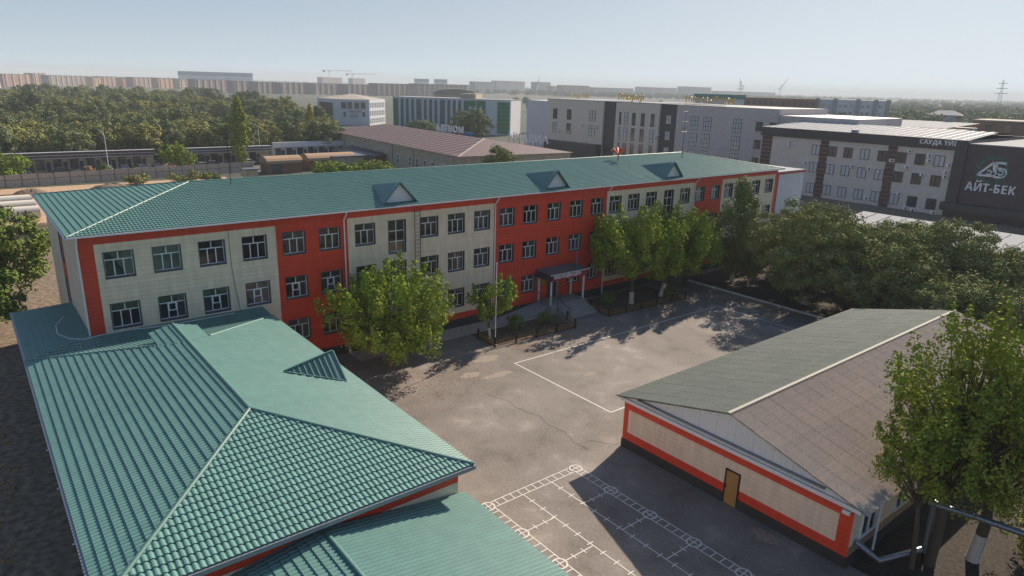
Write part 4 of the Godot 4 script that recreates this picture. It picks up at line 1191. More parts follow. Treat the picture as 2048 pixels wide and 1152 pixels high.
	for i in 2600:
		var p: Vector3
		match i % 4:
			0: p = Vector3(57.2 - absf(r.randfn()) * 1.2, 0.03, r.randf_range(3, 24))
			1: p = Vector3(18.3 + r.randfn() * 4.0, 0.03, 6.0 + absf(r.randfn()) * 3.0)
			2: p = Vector3(r.randf_range(28, 52), 0.035, 6.4 + absf(r.randfn()) * 1.6)
			_: p = Vector3(r.randf_range(58, 66), 0.03, r.randf_range(3, 24))
		if p.x < 12.0: continue
		var t := r.randf() * TAU
		var u := Vector3(cos(t), r.randf_range(-0.1, 0.1), sin(t)) * 0.06
		var w := Vector3(-sin(t), r.randf_range(-0.1, 0.1), cos(t)) * 0.04
		lt.col = [Color(1, 1, 1), Color(1.2, 0.9, 0.6), Color(0.8, 0.6, 0.45)][i % 3]
		lt.quad(p - u, p - w, p + u, p + w)
	var lit := inst(self, "fallen_leaves", lt.mesh(), M["leaf_dry"])
	lit.set_meta("kind", "stuff")
	tag(lit, "dry fallen leaves strewn along the yard's edges", "leaves")
	# dry weeds on the bare ground left of the wing
	var wd := MB.new()
	for i in 420:
		var p := Vector3(-4.6 - 11.0 * r.randf(), 0.05, r.randf_range(-8, 42))
		leaves(wd, p, Vector3(0.28, 0.12, 0.28) * r.randf_range(0.5, 1.6), 14, 0.13, r, [G, Y, D][i % 3], 0.8)
	var weeds := inst(self, "dry_weeds", wd.mesh(), M["leaf_dry"])
	weeds.set_meta("kind", "stuff")
	tag(weeds, "dry weeds scattered over the bare ground beside the wing", "weeds")
	for e in [[-9.5, -24.0, 9.0, 4.4, 44, "dark bushy tree beyond the low tree by the school's end"], [-12.0, -40.0, 10.5, 5.0, 45, "tall leafy tree left of the sunlit one by the tanks"], [-8.5, -47.5, 8.5, 4.4, 46, "rounded tree before the corrugated fence"]]:
		tree("ash_tree", e[5], "", Vector3(e[0], 0, e[1]), {"h": e[2], "r": e[3], "low": 0.3, "clumps": 130, "n": 90, "leaf": 0.28, "mat": "leaf_dark", "trunk": 0.22, "seed": e[4], "cr": 0.95, "tones": [G, D, Y]})
	shrub("round_shrub", "clipped round dark shrub beside the school steps", Vector3(34.3, 0.02, 4.0), 1.7, 1.75, 1500, 0.12, "leaf_dark", 51, "", [D])
	shrub("loose_shrub", "loose dark shrub in the bed by the flagpole", Vector3(31.3, 0.02, 3.7), 2.0, 1.7, 900, 0.16, "leaf_dark", 52, "", [D, D, G])
	shrub("bed_shrub", "low shrub under the yellowing ash in the fenced bed", Vector3(43.8, 0.02, 3.0), 1.7, 1.5, 900, 0.16, "leaf_dark", 53, "", [D])
	shrub("bed_shrub", "low shrub beside the leaning ash at the bed's end", Vector3(51.3, 0.02, 4.6), 1.8, 1.3, 900, 0.16, "leaf_dark", 54, "", [D, O])

# ---------- the town around
func frontage(called: String, label: String, cat: String, A: Vector2, B: Vector2) -> Node3D:  # a building whose front runs from A (left) to B (right); local x along it, z out
	return thing(called, label, cat, Vector3(A.x, 0, A.y), atan2(-(B.y - A.y), B.x - A.x))
const I := Transform3D.IDENTITY
func air_unit(at: Vector3, turn: float, label: String, group: String) -> void:
	if not cache.has("ac"):
		var t := thing("air_conditioner", label, "air conditioner", at, turn, group)
		boxp(t, "casing", Vector3(-0.42, -0.3, 0.05), Vector3(0.42, 0.3, 0.4), M["frame"])
		var f := MB.new()
		f.tube([Vector3(0.1, 0, 0.4), Vector3(0.1, 0, 0.42)], [0.22, 0.22], 12)
		lpart(t, "fan", f, M["slate"])
		boxp(t, "bracket", Vector3(-0.3, -0.36, 0.0), Vector3(0.3, -0.3, 0.38), M["black_metal"])
		cache["ac"] = t
		return
	var c := copy(cache["ac"], at, turn)
	c.set_meta("label", label); c.set_meta("group", group)
func build_market_hall() -> void:
	var t := frontage("trade_building", "grey panelled trade building with brown strips and dark lettered parapet", "building", Vector2(134.04, -38.1), Vector2(134.04, 2.1))
	var L := 40.2
	boxp(t, "wall", Vector3(0, -1, -29.8), Vector3(L, 11.65, 0), M["panel_grey"])
	boxp(t, "parapet", Vector3(-0.15, 11.66, -29.6), Vector3(L + 0.05, 13.5, 0.35), M["panel_dark"])
	boxp(t, "end_pilaster", Vector3(38.4, -1, 0.0), Vector3(L + 0.05, 11.655, 0.34), M["panel_dark"])
	for s in [[0.25, 2.6], [13.6, 15.25], [26.95, 28.6]]:
		for k in 14: boxp(t, "panel", Vector3(s[0], 0.04 + k * 0.83, 0.0), Vector3(s[1], 0.8 + k * 0.83, 0.12), M["brown_panel%d" % rng.randi_range(0, 2)])
	var k2 := 0
	for y in [8.55, 4.98, 0.72]:
		for x in [11.85, 15.35, 18.55, 21.85, 25.2, 28.7, 31.95, 35.25]:
			k2 += 1
			plain_window(t, I, x, y, 1.72, 2.02, 2, 1, M["sky_reflect_glass"] if rng.randf() < 0.62 else M["far_glass"], M["panel_dark"])
	var r := MB.new()
	r.quad(Vector3(0, 13.52, 0.2), Vector3(L, 13.52, 0.2), Vector3(L, 14.6, -14), Vector3(3, 14.6, -14))
	r.quad(Vector3(3, 14.6, -14), Vector3(L, 14.6, -14), Vector3(L, 13.52, -29.4), Vector3(0, 13.52, -29.4))
	lpart(t, "roof", r, M["white_roof"])
	for k in 24:
		var m := MB.new()
		var x := 1.2 + k * 1.65
		m.bar(Vector3(x, 13.56, 0.15), Vector3(x + 0.3, 14.63, -14), 0.1, 0.08)
		lpart(t, "roof_rib", m, M["steel_white"])
	boxp(t, "vent", Vector3(19.5, 13.5, -0.4), Vector3(20.7, 14.1, 0.3), M["steel_grey"])
	letters(t, "САУДА YЙI", 0.82, Vector3(32.3, 12.15, 0.42), M["letter_white"], 1.02)
	for q in [[34.4, 10.4], [34.5, 9.5], [37.9, 9.0], [30.9, 10.9], [30.9, 7.9], [26.2, 6.6], [24.1, 6.9], [20.8, 7.0], [37.6, 7.7], [37.6, 6.9], [33.8, 6.9], [10.9, 6.8], [24.5, 1.2], [30.4, 2.9], [32.0, 0.4], [33.3, 0.2], [6.9, 10.6], [6.9, 9.9], [28.0, 8.9], [36.9, 0.3]]:
		air_unit(Vector3(134.04, q[1], -38.1 + q[0]), -PI / 2, "white air conditioner on the grey trade building's wall", "air conditioners on the trade building")
	# dark neighbour with the round emblem
	var d := frontage("dark_store", "dark plum store with round green emblem and white lettering", "building", Vector2(134.04, 2.2), Vector2(134.04, 30.0))
	boxp(d, "wall", Vector3(0, -1, -29), Vector3(27.8, 12.9, -0.1), M["panel_plum"])
	boxp(d, "canopy", Vector3(-2.2, 1.2, -0.1), Vector3(27.8, 2.6, 1.6), M["panel_dark"])
	boxp(d, "roof_edge", Vector3(0, 12.9, -29), Vector3(27.8, 13.05, 0.0), M["white_roof"])
	letters(d, "АЙТ-БЕК", 1.45, Vector3(0.75, 4.55, 0.05), M["letter_white"], 0.92)
	var em := MB.new()
	var c := Vector3(4.3, 8.85, 0.0)
	for k in 20:
		var a := TAU * k / 20
		var o := c + Vector3(cos(a), sin(a), 0) * 2.25
		var pts := []; var rr := []
		for i in 9:
			var u := a + TAU * i / 9.0 * 0.85
			pts.append(o + Vector3(cos(u), sin(u), 0) * 0.3); rr.append(0.065)
		em.tube(pts, rr, 5)
	lpart(d, "emblem_ring", em, M["emerald"])
	var ab := MB.new()
	for s in [[[-2.1, -1.0], [0.05, 1.35]], [[-2.1, -1.0], [0.1, -1.0]], [[0.05, 1.35], [0.35, -0.3]], [[0.3, 1.3], [1.9, 1.3]], [[0.45, 1.3], [0.62, 0.1]], [[0.5, 0.35], [1.3, 0.4]], [[0.35, -1.1], [1.4, -1.1]]]:
		ab.bar(c + Vector3(s[0][0], s[0][1], 0.02), c + Vector3(s[1][0], s[1][1], 0.02), 0.34, 0.16, Vector3.BACK)
	for q in [[0.1, -0.45, 0.55, -2.0, 1.2], [1.4, -0.35, 0.75, -1.57, 1.57], [-0.4, -0.45, 0.35, -2.6, 2.4], [1.3, -0.3, 0.38, -2.6, 2.4]]:
		var pts := []; var rr := []
		for i in 10:
			var u := lerpf(q[3], q[4], i / 9.0)
			pts.append(c + Vector3(q[0] + cos(u) * q[2], q[1] + sin(u) * q[2], 0.05)); rr.append(0.15)
		ab.tube(pts, rr, 6)
	lpart(d, "emblem_letters", ab, M["letter_white"])
func build_trade_house() -> void:
	var t := frontage("commercial_block", "beige and charcoal commercial block with gold rooftop lettering", "building", Vector2(143, -114), Vector2(147, -32))
	boxp(t, "wall", Vector3(-5.4, 0, -25), Vector3(18.0, 16.9, 0), M["panel_beige"])
	boxp(t, "white_wall", Vector3(-16.5, 0, -20), Vector3(-5.41, 16.3, -1.5), M["white_wall"])
	boxp(t, "dark_bay", Vector3(18.01, 0, -24), Vector3(23.1, 17.0, -0.6), M["panel_dark"])
	boxp(t, "wall", Vector3(23.11, 0, -25), Vector3(38.3, 16.9, 0.5), M["panel_beige"])
	boxp(t, "dark_bay", Vector3(38.31, 0, -24), Vector3(43.5, 17.0, -0.2), M["panel_dark"])
	boxp(t, "wall", Vector3(43.51, 0, -25), Vector3(72.0, 16.9, 0), M["panel_lilac"])
	boxp(t, "wall", Vector3(72.01, 0, -25), Vector3(90.0, 15.6, -0.4), M["panel_lilac"])
	boxp(t, "ground_floor", Vector3(-4.0, 0, 0.0), Vector3(18.0, 4.6, 2.4), M["panel_dark"])
	for e in [[-5.4, 18.0], [23.1, 38.3]]: boxp(t, "roof_edge", Vector3(e[0], 16.9, -25), Vector3(e[1], 17.1, 0.1 if e[0] < 0 else 0.6), M["white_roof"])
	boxp(t, "roof_deck", Vector3(43.6, 16.9, -24.9), Vector3(71.9, 17.0, -0.2), M["lead"])
	for k in 12: boxp(t, "panel_joint", Vector3(-5.4 + k * 1.95 + 1.9, 4.7, 0.0), Vector3(-5.4 + k * 1.95 + 1.94, 16.88, 0.02), M["panel_lilac"])
	for y in [11.1, 6.9, 2.7]:
		for x in [-2.6, 3.4, 12.6]: if y > 3: plain_window(t, I, x, y, 2.5 if x > 10 else 1.8, 3.1, 2, 3, M["far_glass"] if rng.randf() < 0.7 else M["sky_reflect_glass"], M["slate"])
		for q in [[24.5, 0.7], [26.4, 1.3], [29.1, 1.2], [32.2, 1.3], [35.6, 1.2]]: plain_window(t, I, q[0], y - 0.3, q[1], 3.5, 1, 3, M["far_glass"] if rng.randf() < 0.7 else M["sky_reflect_glass"], M["slate"], 0.5)
		plain_window(t, I, 40.1, y + 0.7, 1.7, 2.4, 2, 2, M["sky_reflect_glass"], M["slate"], -0.2)
		for x in [48.0, 51.9, 60.4]: plain_window(t, I, x, y - 0.2, 2.3, 3.4, 3, 3, M["sky_reflect_glass"], M["slate"])
		for x in [66.5, 70.0]: plain_window(t, I, x, y + 0.6, 1.7, 2.2, 2, 2, M["far_glass"], M["slate"])
		for x in [76.0, 80.5, 85.5]: plain_window(t, I, x, y - 0.6, 1.8, 2.0, 2, 2, M["far_glass"], M["slate"], -0.4)
	letters(t, "САУДА YЙI", 1.1, Vector3(-1.5, 17.1, -6), M["gold_sign"], 0.9, true)
	letters(t, "Отырар", 1.75, Vector3(22.8, 17.1, 0.3), M["gold_sign"], 0.95, true, 0.0, 700, 0.25)
	letters(t, "ТОРГОВЫЙ ДОМ", 1.35, Vector3(45.2, 17.3, -0.4), M["gold_sign"], 0.92, true)
	boxp(t, "sign_rail", Vector3(45, 17.15, -0.5), Vector3(57.5, 17.25, -0.4), M["slate"])
	for q in [[15.9, 9.6], [10.3, 9.7], [0.8, 7.5], [4.9, 7.4], [45.2, 11.2], [38.6, 9.0], [57.6, 7.0], [38.0, 8.2]]:
		air_unit(t.transform * Vector3(q[0], q[1], 0.55), t.rotation.y, "white air conditioner on the beige commercial block", "air conditioners on the commercial block")
func build_brown_roofed() -> void:
	var t := frontage("brown_roofed_building", "two-storey plastered building with brown hipped metal roof", "building", Vector2(83.2, -152.7), Vector2(75.7, -70.3))
	var L := 82.74; var dp := 29.0
	boxp(t, "wall", Vector3(0, 0, -dp), Vector3(L, 6.35, 0), M["old_wall"])
	var r := MB.new()
	var a := Vector3(-0.5, 6.4, 0.5); var b := Vector3(L + 0.5, 6.4, 0.5); var c := Vector3(L + 0.5, 6.4, -dp - 0.5); var d := Vector3(-0.5, 6.4, -dp - 0.5)
	var p := Vector3(14, 8.7, -14.5); var q := Vector3(L - 14, 8.7, -14.5)
	r.quad(a, b, q, p); r.tri(b, c, q); r.quad(c, d, p, q); r.tri(d, a, p)
	var rf := lpart(t, "roof", r, M["brown_roof"])
	var hc := MB.new()
	hc.tube([b, q], [0.16, 0.16], 6)
	lpart(rf, "ridge_cap", hc, M["concrete"])
	for k in 26:
		var s := MB.new()
		var x := 2.0 + k * 3.05
		var top := lerpf(0, 1, clampf(minf(x, L - x) / 14.0, 0, 1))
		s.bar(Vector3(x, 6.46, 0.45), Vector3(clampf(x, x, x), lerpf(6.46, 8.73, top), lerpf(0.45, -14.4, top)), 0.06, 0.06)
		lpart(rf, "seam", s, M["brown_roof"])
	for x in [9.3, 13.2, 17.9, 21.7, 26.0, 52.0, 58.7, 62.4, 66.6, 70.3, 75.0]:
		plain_window(t, I, x, 2.0, 1.5, 2.1, 2, 2, M["far_glass"], M["frame"])
	var E := Transform3D(Basis(Vector3(0, 0, -1), Vector3.UP, Vector3(1, 0, 0)), Vector3(L, 0, 0))
	for x in [5.0, 11.0, 17.0, 23.0]: plain_window(t, E, x, 2.4, 1.5, 1.9, 2, 2, M["far_glass"], M["frame"])
	for x in [1.0, 16.3, 31.9, 49.5, 61.2, 80.5]:
		var m := MB.new()
		m.tube([Vector3(x, 6.3, 0.4), Vector3(x, 5.6, 0.12), Vector3(x, 0, 0.12)], [0.08, 0.08, 0.08], 6)
		lpart(t, "drainpipe", m, M["steel_grey"])
	boxp(t, "lean_to", Vector3(22, 0, 0.01), Vector3(46, 2.5, 5.5), M["old_brick"])
	var lr := MB.new()
	lr.quad(Vector3(21.6, 2.52, 5.9), Vector3(46.4, 2.52, 5.9), Vector3(46.4, 3.5, 0.01), Vector3(21.6, 3.5, 0.01))
	lpart(t, "lean_to_roof", lr, M["panel_plum"])
	for q2 in [[40.3, 4.2], [42.0, 4.2], [33.6, 4.6]]:
		air_unit(t.transform * Vector3(q2[0], q2[1], 0.05), t.rotation.y, "white air conditioner above the lean-to of the brown-roofed building", "air conditioners above the lean-to")
	var s1 := frontage("rooftop_sign", "white standing letters along the brown roof beside a blue board", "sign", Vector2(97, -112.5), Vector2(97, -99))
	letters(s1, "АЛТНОМ", 1.7, Vector3(0, 8.0, 0), M["letter_white"], 1.3)
	boxp(s1, "support", Vector3(0, 7.6, -0.35), Vector3(13.2, 7.75, -0.2), M["steel_grey"])
	for k in 7: boxp(s1, "post", Vector3(k * 2.1, 7.2, -0.3), Vector3(k * 2.1 + 0.1, 9.8, -0.2), M["steel_grey"])
	boxp(s1, "board", Vector3(13.4, 7.0, -0.4), Vector3(17.0, 9.0, -0.1), M["blue_metal"])
	var s2 := frontage("roof_letters", "pale outlined letters standing past the brown roof's far hip", "sign", Vector2(106, -92.5), Vector2(106, -79))
	letters(s2, "NУАДИА", 1.9, Vector3(0, 6.8, 0), M["letter_white"], 1.5, false, 0.0, 400)
	boxp(s2, "support", Vector3(0, 6.4, -0.35), Vector3(13.5, 6.55, -0.2), M["steel_grey"])
	for k in 7: boxp(s2, "post", Vector3(k * 2.1, 6.0, -0.3), Vector3(k * 2.1 + 0.1, 8.4, -0.2), M["steel_grey"])
func build_green() -> void:
	var t := frontage("green_building", "long block faced in green glass and white vertical strips", "building", Vector2(150, -231), Vector2(182, -186))
	boxp(t, "wall", Vector3(0, 0, -16), Vector3(54.5, 14.5, 0), M["white_wall"])
	var x := 0.2
	var k := 0
	while x < 42.5:
		var w := 2.4 if k % 4 == 0 else 1.35
		boxp(t, "glass_strip", Vector3(x, 2.0, 0.0), Vector3(x + w, 13.9, 0.12), M["green_panel"] if k % 4 == 0 and x < 10 else M["teal_glass"])
		x += w + 1.15
		k += 1
	for q in [[35.0, 38.6], [39.1, 42.7]]: boxp(t, "green_panel", Vector3(q[0], 11.6, 0.0), Vector3(q[1], 14.0, 0.2), M["green_panel"])
	for j in 8: boxp(t, "green_panel", Vector3(48.6, 0.6 + j * 1.65, 0.0), Vector3(53.9, 2.15 + j * 1.65, 0.2), M["green_panel"])
	boxp(t, "roof_edge", Vector3(-0.1, 14.5, -16), Vector3(54.6, 14.7, 0.15), M["white_roof"])
	boxp(t, "roof_house", Vector3(30, 14.7, -14), Vector3(37, 16.8, -5), M["old_wall"])
	var w2 := thing("white_office", "white three-storey office with dark banner and pale hipped roof", "building", Vector3(141, 0, -271))
	var foot := [Vector3(0, 0, -21), Vector3(0, 0, 0), Vector3(14.4, 0, 7.0), Vector3(30, 0, -6), Vector3(26, 0, -25)]
	var m := MB.new()
	m.prism(foot, Vector3.ZERO, Vector3(0, 12.2, 0))
	lpart(w2, "wall", m, M["white_wall"])
	var rf := MB.new()
	for i in 5: rf.tri(foot[i] + Vector3(0, 12.22, 0), foot[(i + 1) % 5] + Vector3(0, 12.22, 0), Vector3(13, 14.6, -9))
	lpart(w2, "roof", rf, M["concrete"])
	var F := Transform3D(Basis(Vector3(14.4, 0, 7).normalized(), Vector3.UP, Vector3(-7, 0, 14.4).normalized()), Vector3.ZERO)
	for q in [[2.8, 7.9], [5.6, 7.9], [9.0, 7.9], [12.0, 7.9]]: plain_window(w2, F, q[0], q[1], 2.2, 3.0, 2, 2, M["far_glass"], M["slate"])
	for q in [[3.6, 4.0], [12.6, 4.0]]: plain_window(w2, F, q[0], q[1], 1.2, 2.4, 1, 2, M["far_glass"], M["slate"])
	var lt := letters(w2, "НАУЛАН", 1.0, Vector3.ZERO, M["letter_red"], 1.1)
	lt.transform = F * Transform3D(Basis(Vector3(1.05, 0, 0), Vector3.UP, Vector3.BACK), Vector3(6.1, 5.7, 0.08))
	for j in 2: inst(w2, "sign_line", unit_box, M["slate"], F * Transform3D(Basis.from_scale(Vector3(4.2, 0.35, 0.06)), Vector3(8.5, 4.9 - j * 0.9, 0.06)))
	var S := Transform3D(Basis(Vector3(15.6, 0, -13).normalized(), Vector3.UP, Vector3(13, 0, 15.6).normalized()), Vector3(14.4, 0, 7))
	for y in [1.0, 4.6, 8.4]:
		for j in 9: plain_window(w2, S, 0.8 + j * 2.15, y, 1.0, 2.4, 1, 2, M["far_glass"], M["frame"])
	var Lf := Transform3D(Basis(Vector3(0, 0, 1), Vector3.UP, Vector3(-1, 0, 0)), Vector3(0, 0, -21))
	inst(w2, "banner", unit_box, M["panel_dark"], Lf * Transform3D(Basis.from_scale(Vector3(15, 8.6, 0.2)), Vector3(10.5, 6.2, 0.12)))
	inst(w2, "banner_mark", unit_box, M["red_trim"], Lf * Transform3D(Basis.from_scale(Vector3(4, 1.6, 0.1)), Vector3(9.5, 7.8, 0.28)))
	var g2 := frontage("low_kiosk", "low white kiosk with dark roof at the green block's foot", "building", Vector2(150, -214), Vector2(160, -204))
	boxp(g2, "wall", Vector3(0, 0, -5), Vector3(14, 3.2, 0), M["white_wall"])
	boxp(g2, "roof", Vector3(-0.3, 3.2, -5.3), Vector3(14.3, 3.5, 0.4), M["panel_dark"])
	for j in 5: plain_window(g2, I, 1.0 + j * 2.6, 1.0, 1.2, 1.5, 1, 1, M["far_glass"], M["frame"])
func build_right_side() -> void:
	# white stair block at the school's far end
	var a := thing("white_block", "plain white block with red trim joined to the school's far end", "building", Vector3(77.0, 0, -9))
	boxp(a, "wall", Vector3(0.0, 0, 0), Vector3(6.6, 10.6, 8.9), M["white_wall"])
	boxp(a, "red_trim", Vector3(-0.05, 10.6, -0.1), Vector3(6.75, 10.82, 9.05), M["red_trim"])
	boxp(a, "base_band", Vector3(-0.02, 4.4, 8.9), Vector3(6.62, 5.2, 8.98), M["red_trim"])
	boxp(a, "corner_strip", Vector3(-0.06, 0, 8.9), Vector3(0.3, 10.6, 9.0), M["red_trim"])
	boxp(a, "roof", Vector3(-0.1, 10.82, -0.1), Vector3(6.75, 10.95, 9.0), M["white_roof"])
	# low white-roofed shed
	var l := thing("low_shed", "long low shed with white sheet roof behind the elms", "shed", Vector3(84, 0, 4))
	boxp(l, "wall", Vector3(0, 0, 0), Vector3(9.4, 4.1, 48), M["white_wall"])
	for i in 4:
		for j in 24:
			var p := Vector3(-0.4 + i * 2.55, lerpf(4.2, 5.0, i / 4.0), j * 2.0)
			var m := MB.new()
			var q := p + Vector3(2.53, 0.2, 0)
			m.quad(p, Vector3(p.x, p.y, p.z + 1.95), Vector3(q.x, q.y, q.z + 1.95), q)
			m.quad(p + Vector3(0, 0.0, 1.95), p + Vector3(0, 0.06, 1.95), q + Vector3(0, 0.06, 1.95), q + Vector3(0, 0, 1.95))
			lpart(l, "roof_sheet", m, M["white_roof"])
	var rs := MB.new()
	rs.quad(Vector3(-0.4, 4.15, 0), Vector3(-0.4, 4.15, 48), Vector3(9.8, 4.95, 48), Vector3(9.8, 4.95, 0))
	lpart(l, "roof_deck", rs, M["steel_grey"])
	street_lamp("curved grey street lamp rising behind the low shed", Vector3(100, 0, 24.0), 9.0, 0.6)
	# far right: apartment block, roofs, chapel-like tower
	var f := frontage("apartment_block", "pale blue-white apartment block with grey vertical bays", "building", Vector2(374.3, -155.8), Vector2(390.2, -122.7))
	boxp(f, "wall", Vector3(0, 0, -14), Vector3(36.7, 18.0, 0), M["white_wall"])
	for x in [0.0, 9.0, 20.5, 29.0, 35.0]: boxp(f, "bay", Vector3(x, 0, 0), Vector3(x + 2.2, 18.4, 0.6), M["steel_grey"])
	for y in [3.0, 6.6, 10.2, 13.8]:
		for x in [3.4, 6.2, 12.2, 14.9, 17.6, 23.4, 26.0, 31.8]: plain_window(f, I, x, y, 1.6, 1.6, 2, 1, M["far_glass"], M["frame"])
	var lr := frontage("long_white_roof", "long shed under a low white metal roof", "building", Vector2(226, -72), Vector2(228, -10))
	boxp(lr, "wall", Vector3(0, 0, -50), Vector3(31, 10.6, 0), M["panel_lilac"])
	var m2 := MB.new()
	m2.quad(Vector3(-0.5, 10.62, 0.5), Vector3(31.5, 10.62, 0.5), Vector3(31.5, 12.2, -50), Vector3(-0.5, 12.2, -50))
	lpart(lr, "roof", m2, M["white_roof"])
	var th := frontage("tan_hipped_house", "tan house with hipped roof and dark arched dormer", "house", Vector2(217, -44), Vector2(219, -24))
	boxp(th, "wall", Vector3(0, 0, -8), Vector3(20, 10.4, 0), M["old_wall"])
	var m3 := MB.new()
	m3.quad(Vector3(-0.5, 10.4, 0.5), Vector3(20.5, 10.4, 0.5), Vector3(16, 12.0, -4), Vector3(4, 12.0, -4)); m3.tri(Vector3(20.5, 10.4, 0.5), Vector3(20.5, 10.4, -8.5), Vector3(16, 12.0, -4)); m3.tri(Vector3(-0.5, 10.4, -8.5), Vector3(-0.5, 10.4, 0.5), Vector3(4, 12.0, -4))
	lpart(th, "roof", m3, M["old_wall"])
	var ar := MB.new()
	ar.tube([Vector3(10, 10.5, 0.7), Vector3(10, 10.8, -2)], [1.0, 1.0], 14)
	lpart(th, "arched_dormer", ar, M["panel_dark"])
	var dt := thing("domed_tower", "small pale tower with silver-blue dome", "tower", Vector3(278, 0, -52.6))
	boxp(dt, "shaft", Vector3(-1.6, 0, -1.6), Vector3(1.6, 12.6, 1.6), M["old_wall"])
	boxp(dt, "opening", Vector3(-1.7, 11.0, -0.4), Vector3(-1.6, 12.2, 0.4), M["panel_dark"])
	var dm := MB.new()
	dm.tube([Vector3(0, 12.6, 0), Vector3(0, 13.2, 0), Vector3(0, 14.1, 0), Vector3(0, 14.6, 0)], [1.9, 1.75, 0.9, 0.1], 12)
	lpart(dt, "dome", dm, M["steel_grey"])
	var br := frontage("brick_hall", "long low tan brick hall with arched windows", "building", Vector2(281, -46), Vector2(290, 40))
	boxp(br, "wall", Vector3(0, 0, -20), Vector3(86, 13.0, 0), M["old_brick"])
	boxp(br, "roof_edge", Vector3(0, 13.0, -20), Vector3(86, 13.4, 0.4), M["concrete"])
	for j in 14: plain_window(br, I, 4.0 + j * 5.8, 9.4, 1.8, 2.4, 2, 2, M["far_glass"], M["old_brick"])
	var rh := frontage("red_brick_house", "red brick house with pale hipped roof among trees", "house", Vector2(481, -137), Vector2(486, -120))
	boxp(rh, "wall", Vector3(0, 0, -14), Vector3(17.5, 10, 0), M["old_brick"])
	var m5 := MB.new()
	m5.quad(Vector3(-1, 10, 1), Vector3(18.5, 10, 1), Vector3(13, 12.8, -7), Vector3(5, 12.8, -7)); m5.tri(Vector3(18.5, 10, 1), Vector3(18.5, 10, -15), Vector3(13, 12.8, -7)); m5.tri(Vector3(-1, 10, -15), Vector3(-1, 10, 1), Vector3(5, 12.8, -7))
	lpart(rh, "roof", m5, M["white_roof"])
	var ub := frontage("unfinished_block", "long unfinished grey-brown block behind the gold letters", "building", Vector2(345, -185), Vector2(366, -150))
	boxp(ub, "wall", Vector3(0, 0, -14), Vector3(40.8, 17.8, 0), M["old_brick"])
	for y in [14.2, 10.4]:
		for j in 13: boxp(ub, "opening", Vector3(1 + j * 3.05, y, 0.0), Vector3(2.9 + j * 3.05, y + 2.0, 0.08), M["panel_dark"])
	var tr := frontage("teal_roofed_block", "block with teal roof band above the gold letters", "building", Vector2(283, -169), Vector2(296.4, -149.9))
	boxp(tr, "wall", Vector3(0, 0, -14), Vector3(23.3, 17.2, 0), M["white_wall"])
	boxp(tr, "roof_band", Vector3(-0.5, 17.2, -14.5), Vector3(23.8, 19.3, 0.5), M["teal_roof"])
	var tb := frontage("arched_hall", "pale hall with low arched roof behind the green block", "building", Vector2(220, -307.5), Vector2(239.9, -294.1))
	boxp(tb, "wall", Vector3(0, 0, -16), Vector3(24, 14.6, 0), M["old_wall"])
	var m6 := MB.new()
	var arc := []
	for i in 9: arc.append(Vector3(12 - 13 * cos(PI * i / 8.0), 14.6 + 3.4 * sin(PI * i / 8.0), 0))
	m6.prism(arc, Vector3(0, 0, 0.6), Vector3(0, 0, -16))
	lpart(tb, "roof", m6, M["concrete"])
func car(label: String, at: Vector3, turn: float, col: Color) -> void:
	var t := thing("parked_car", label, "car", at, turn, "cars parked before the shops")
	var paint: StandardMaterial3D
	var key := "car" + col.to_html()
	if not M.has(key):
		paint = mat(key, col, 0.25, 0.1)
		paint.clearcoat_enabled = true
	paint = M[key]
	var b := MB.new()
	var side := [Vector3(-2.2, 0.35, 0), Vector3(2.15, 0.35, 0), Vector3(2.2, 0.7, 0), Vector3(1.25, 0.92, 0), Vector3(-1.6, 0.98, 0), Vector3(-2.2, 0.85, 0)]
	b.prism(side, Vector3(0, 0, 0.86), Vector3(0, 0, -0.86))
	lpart(t, "body", b, paint)
	var g := MB.new()
	g.prism([Vector3(-1.7, 0.96, 0), Vector3(1.15, 0.92, 0), Vector3(0.45, 1.42, 0), Vector3(-1.15, 1.42, 0)], Vector3(0, 0, 0.74), Vector3(0, 0, -0.74))
	lpart(t, "cabin_glass", g, M["far_glass"])
	boxp(t, "roof", Vector3(-1.15, 1.42, -0.72), Vector3(0.42, 1.47, 0.72), paint)
	for x in [-1.4, 1.35]:
		for z in [-0.8, 0.8]:
			var w := MB.new()
			w.tube([Vector3(x, 0.32, z - 0.1), Vector3(x, 0.32, z + 0.1)], [0.32, 0.32], 12)
			lpart(t, "wheel", w, M["tyre"])
	for z in [-0.6, 0.6]:
		boxp(t, "headlight", Vector3(2.14, 0.6, z - 0.18), Vector3(2.22, 0.74, z + 0.18), M["lamp_glass"])
		boxp(t, "tail_light", Vector3(-2.23, 0.66, z - 0.16), Vector3(-2.17, 0.82, z + 0.16), M["red_lamp"])
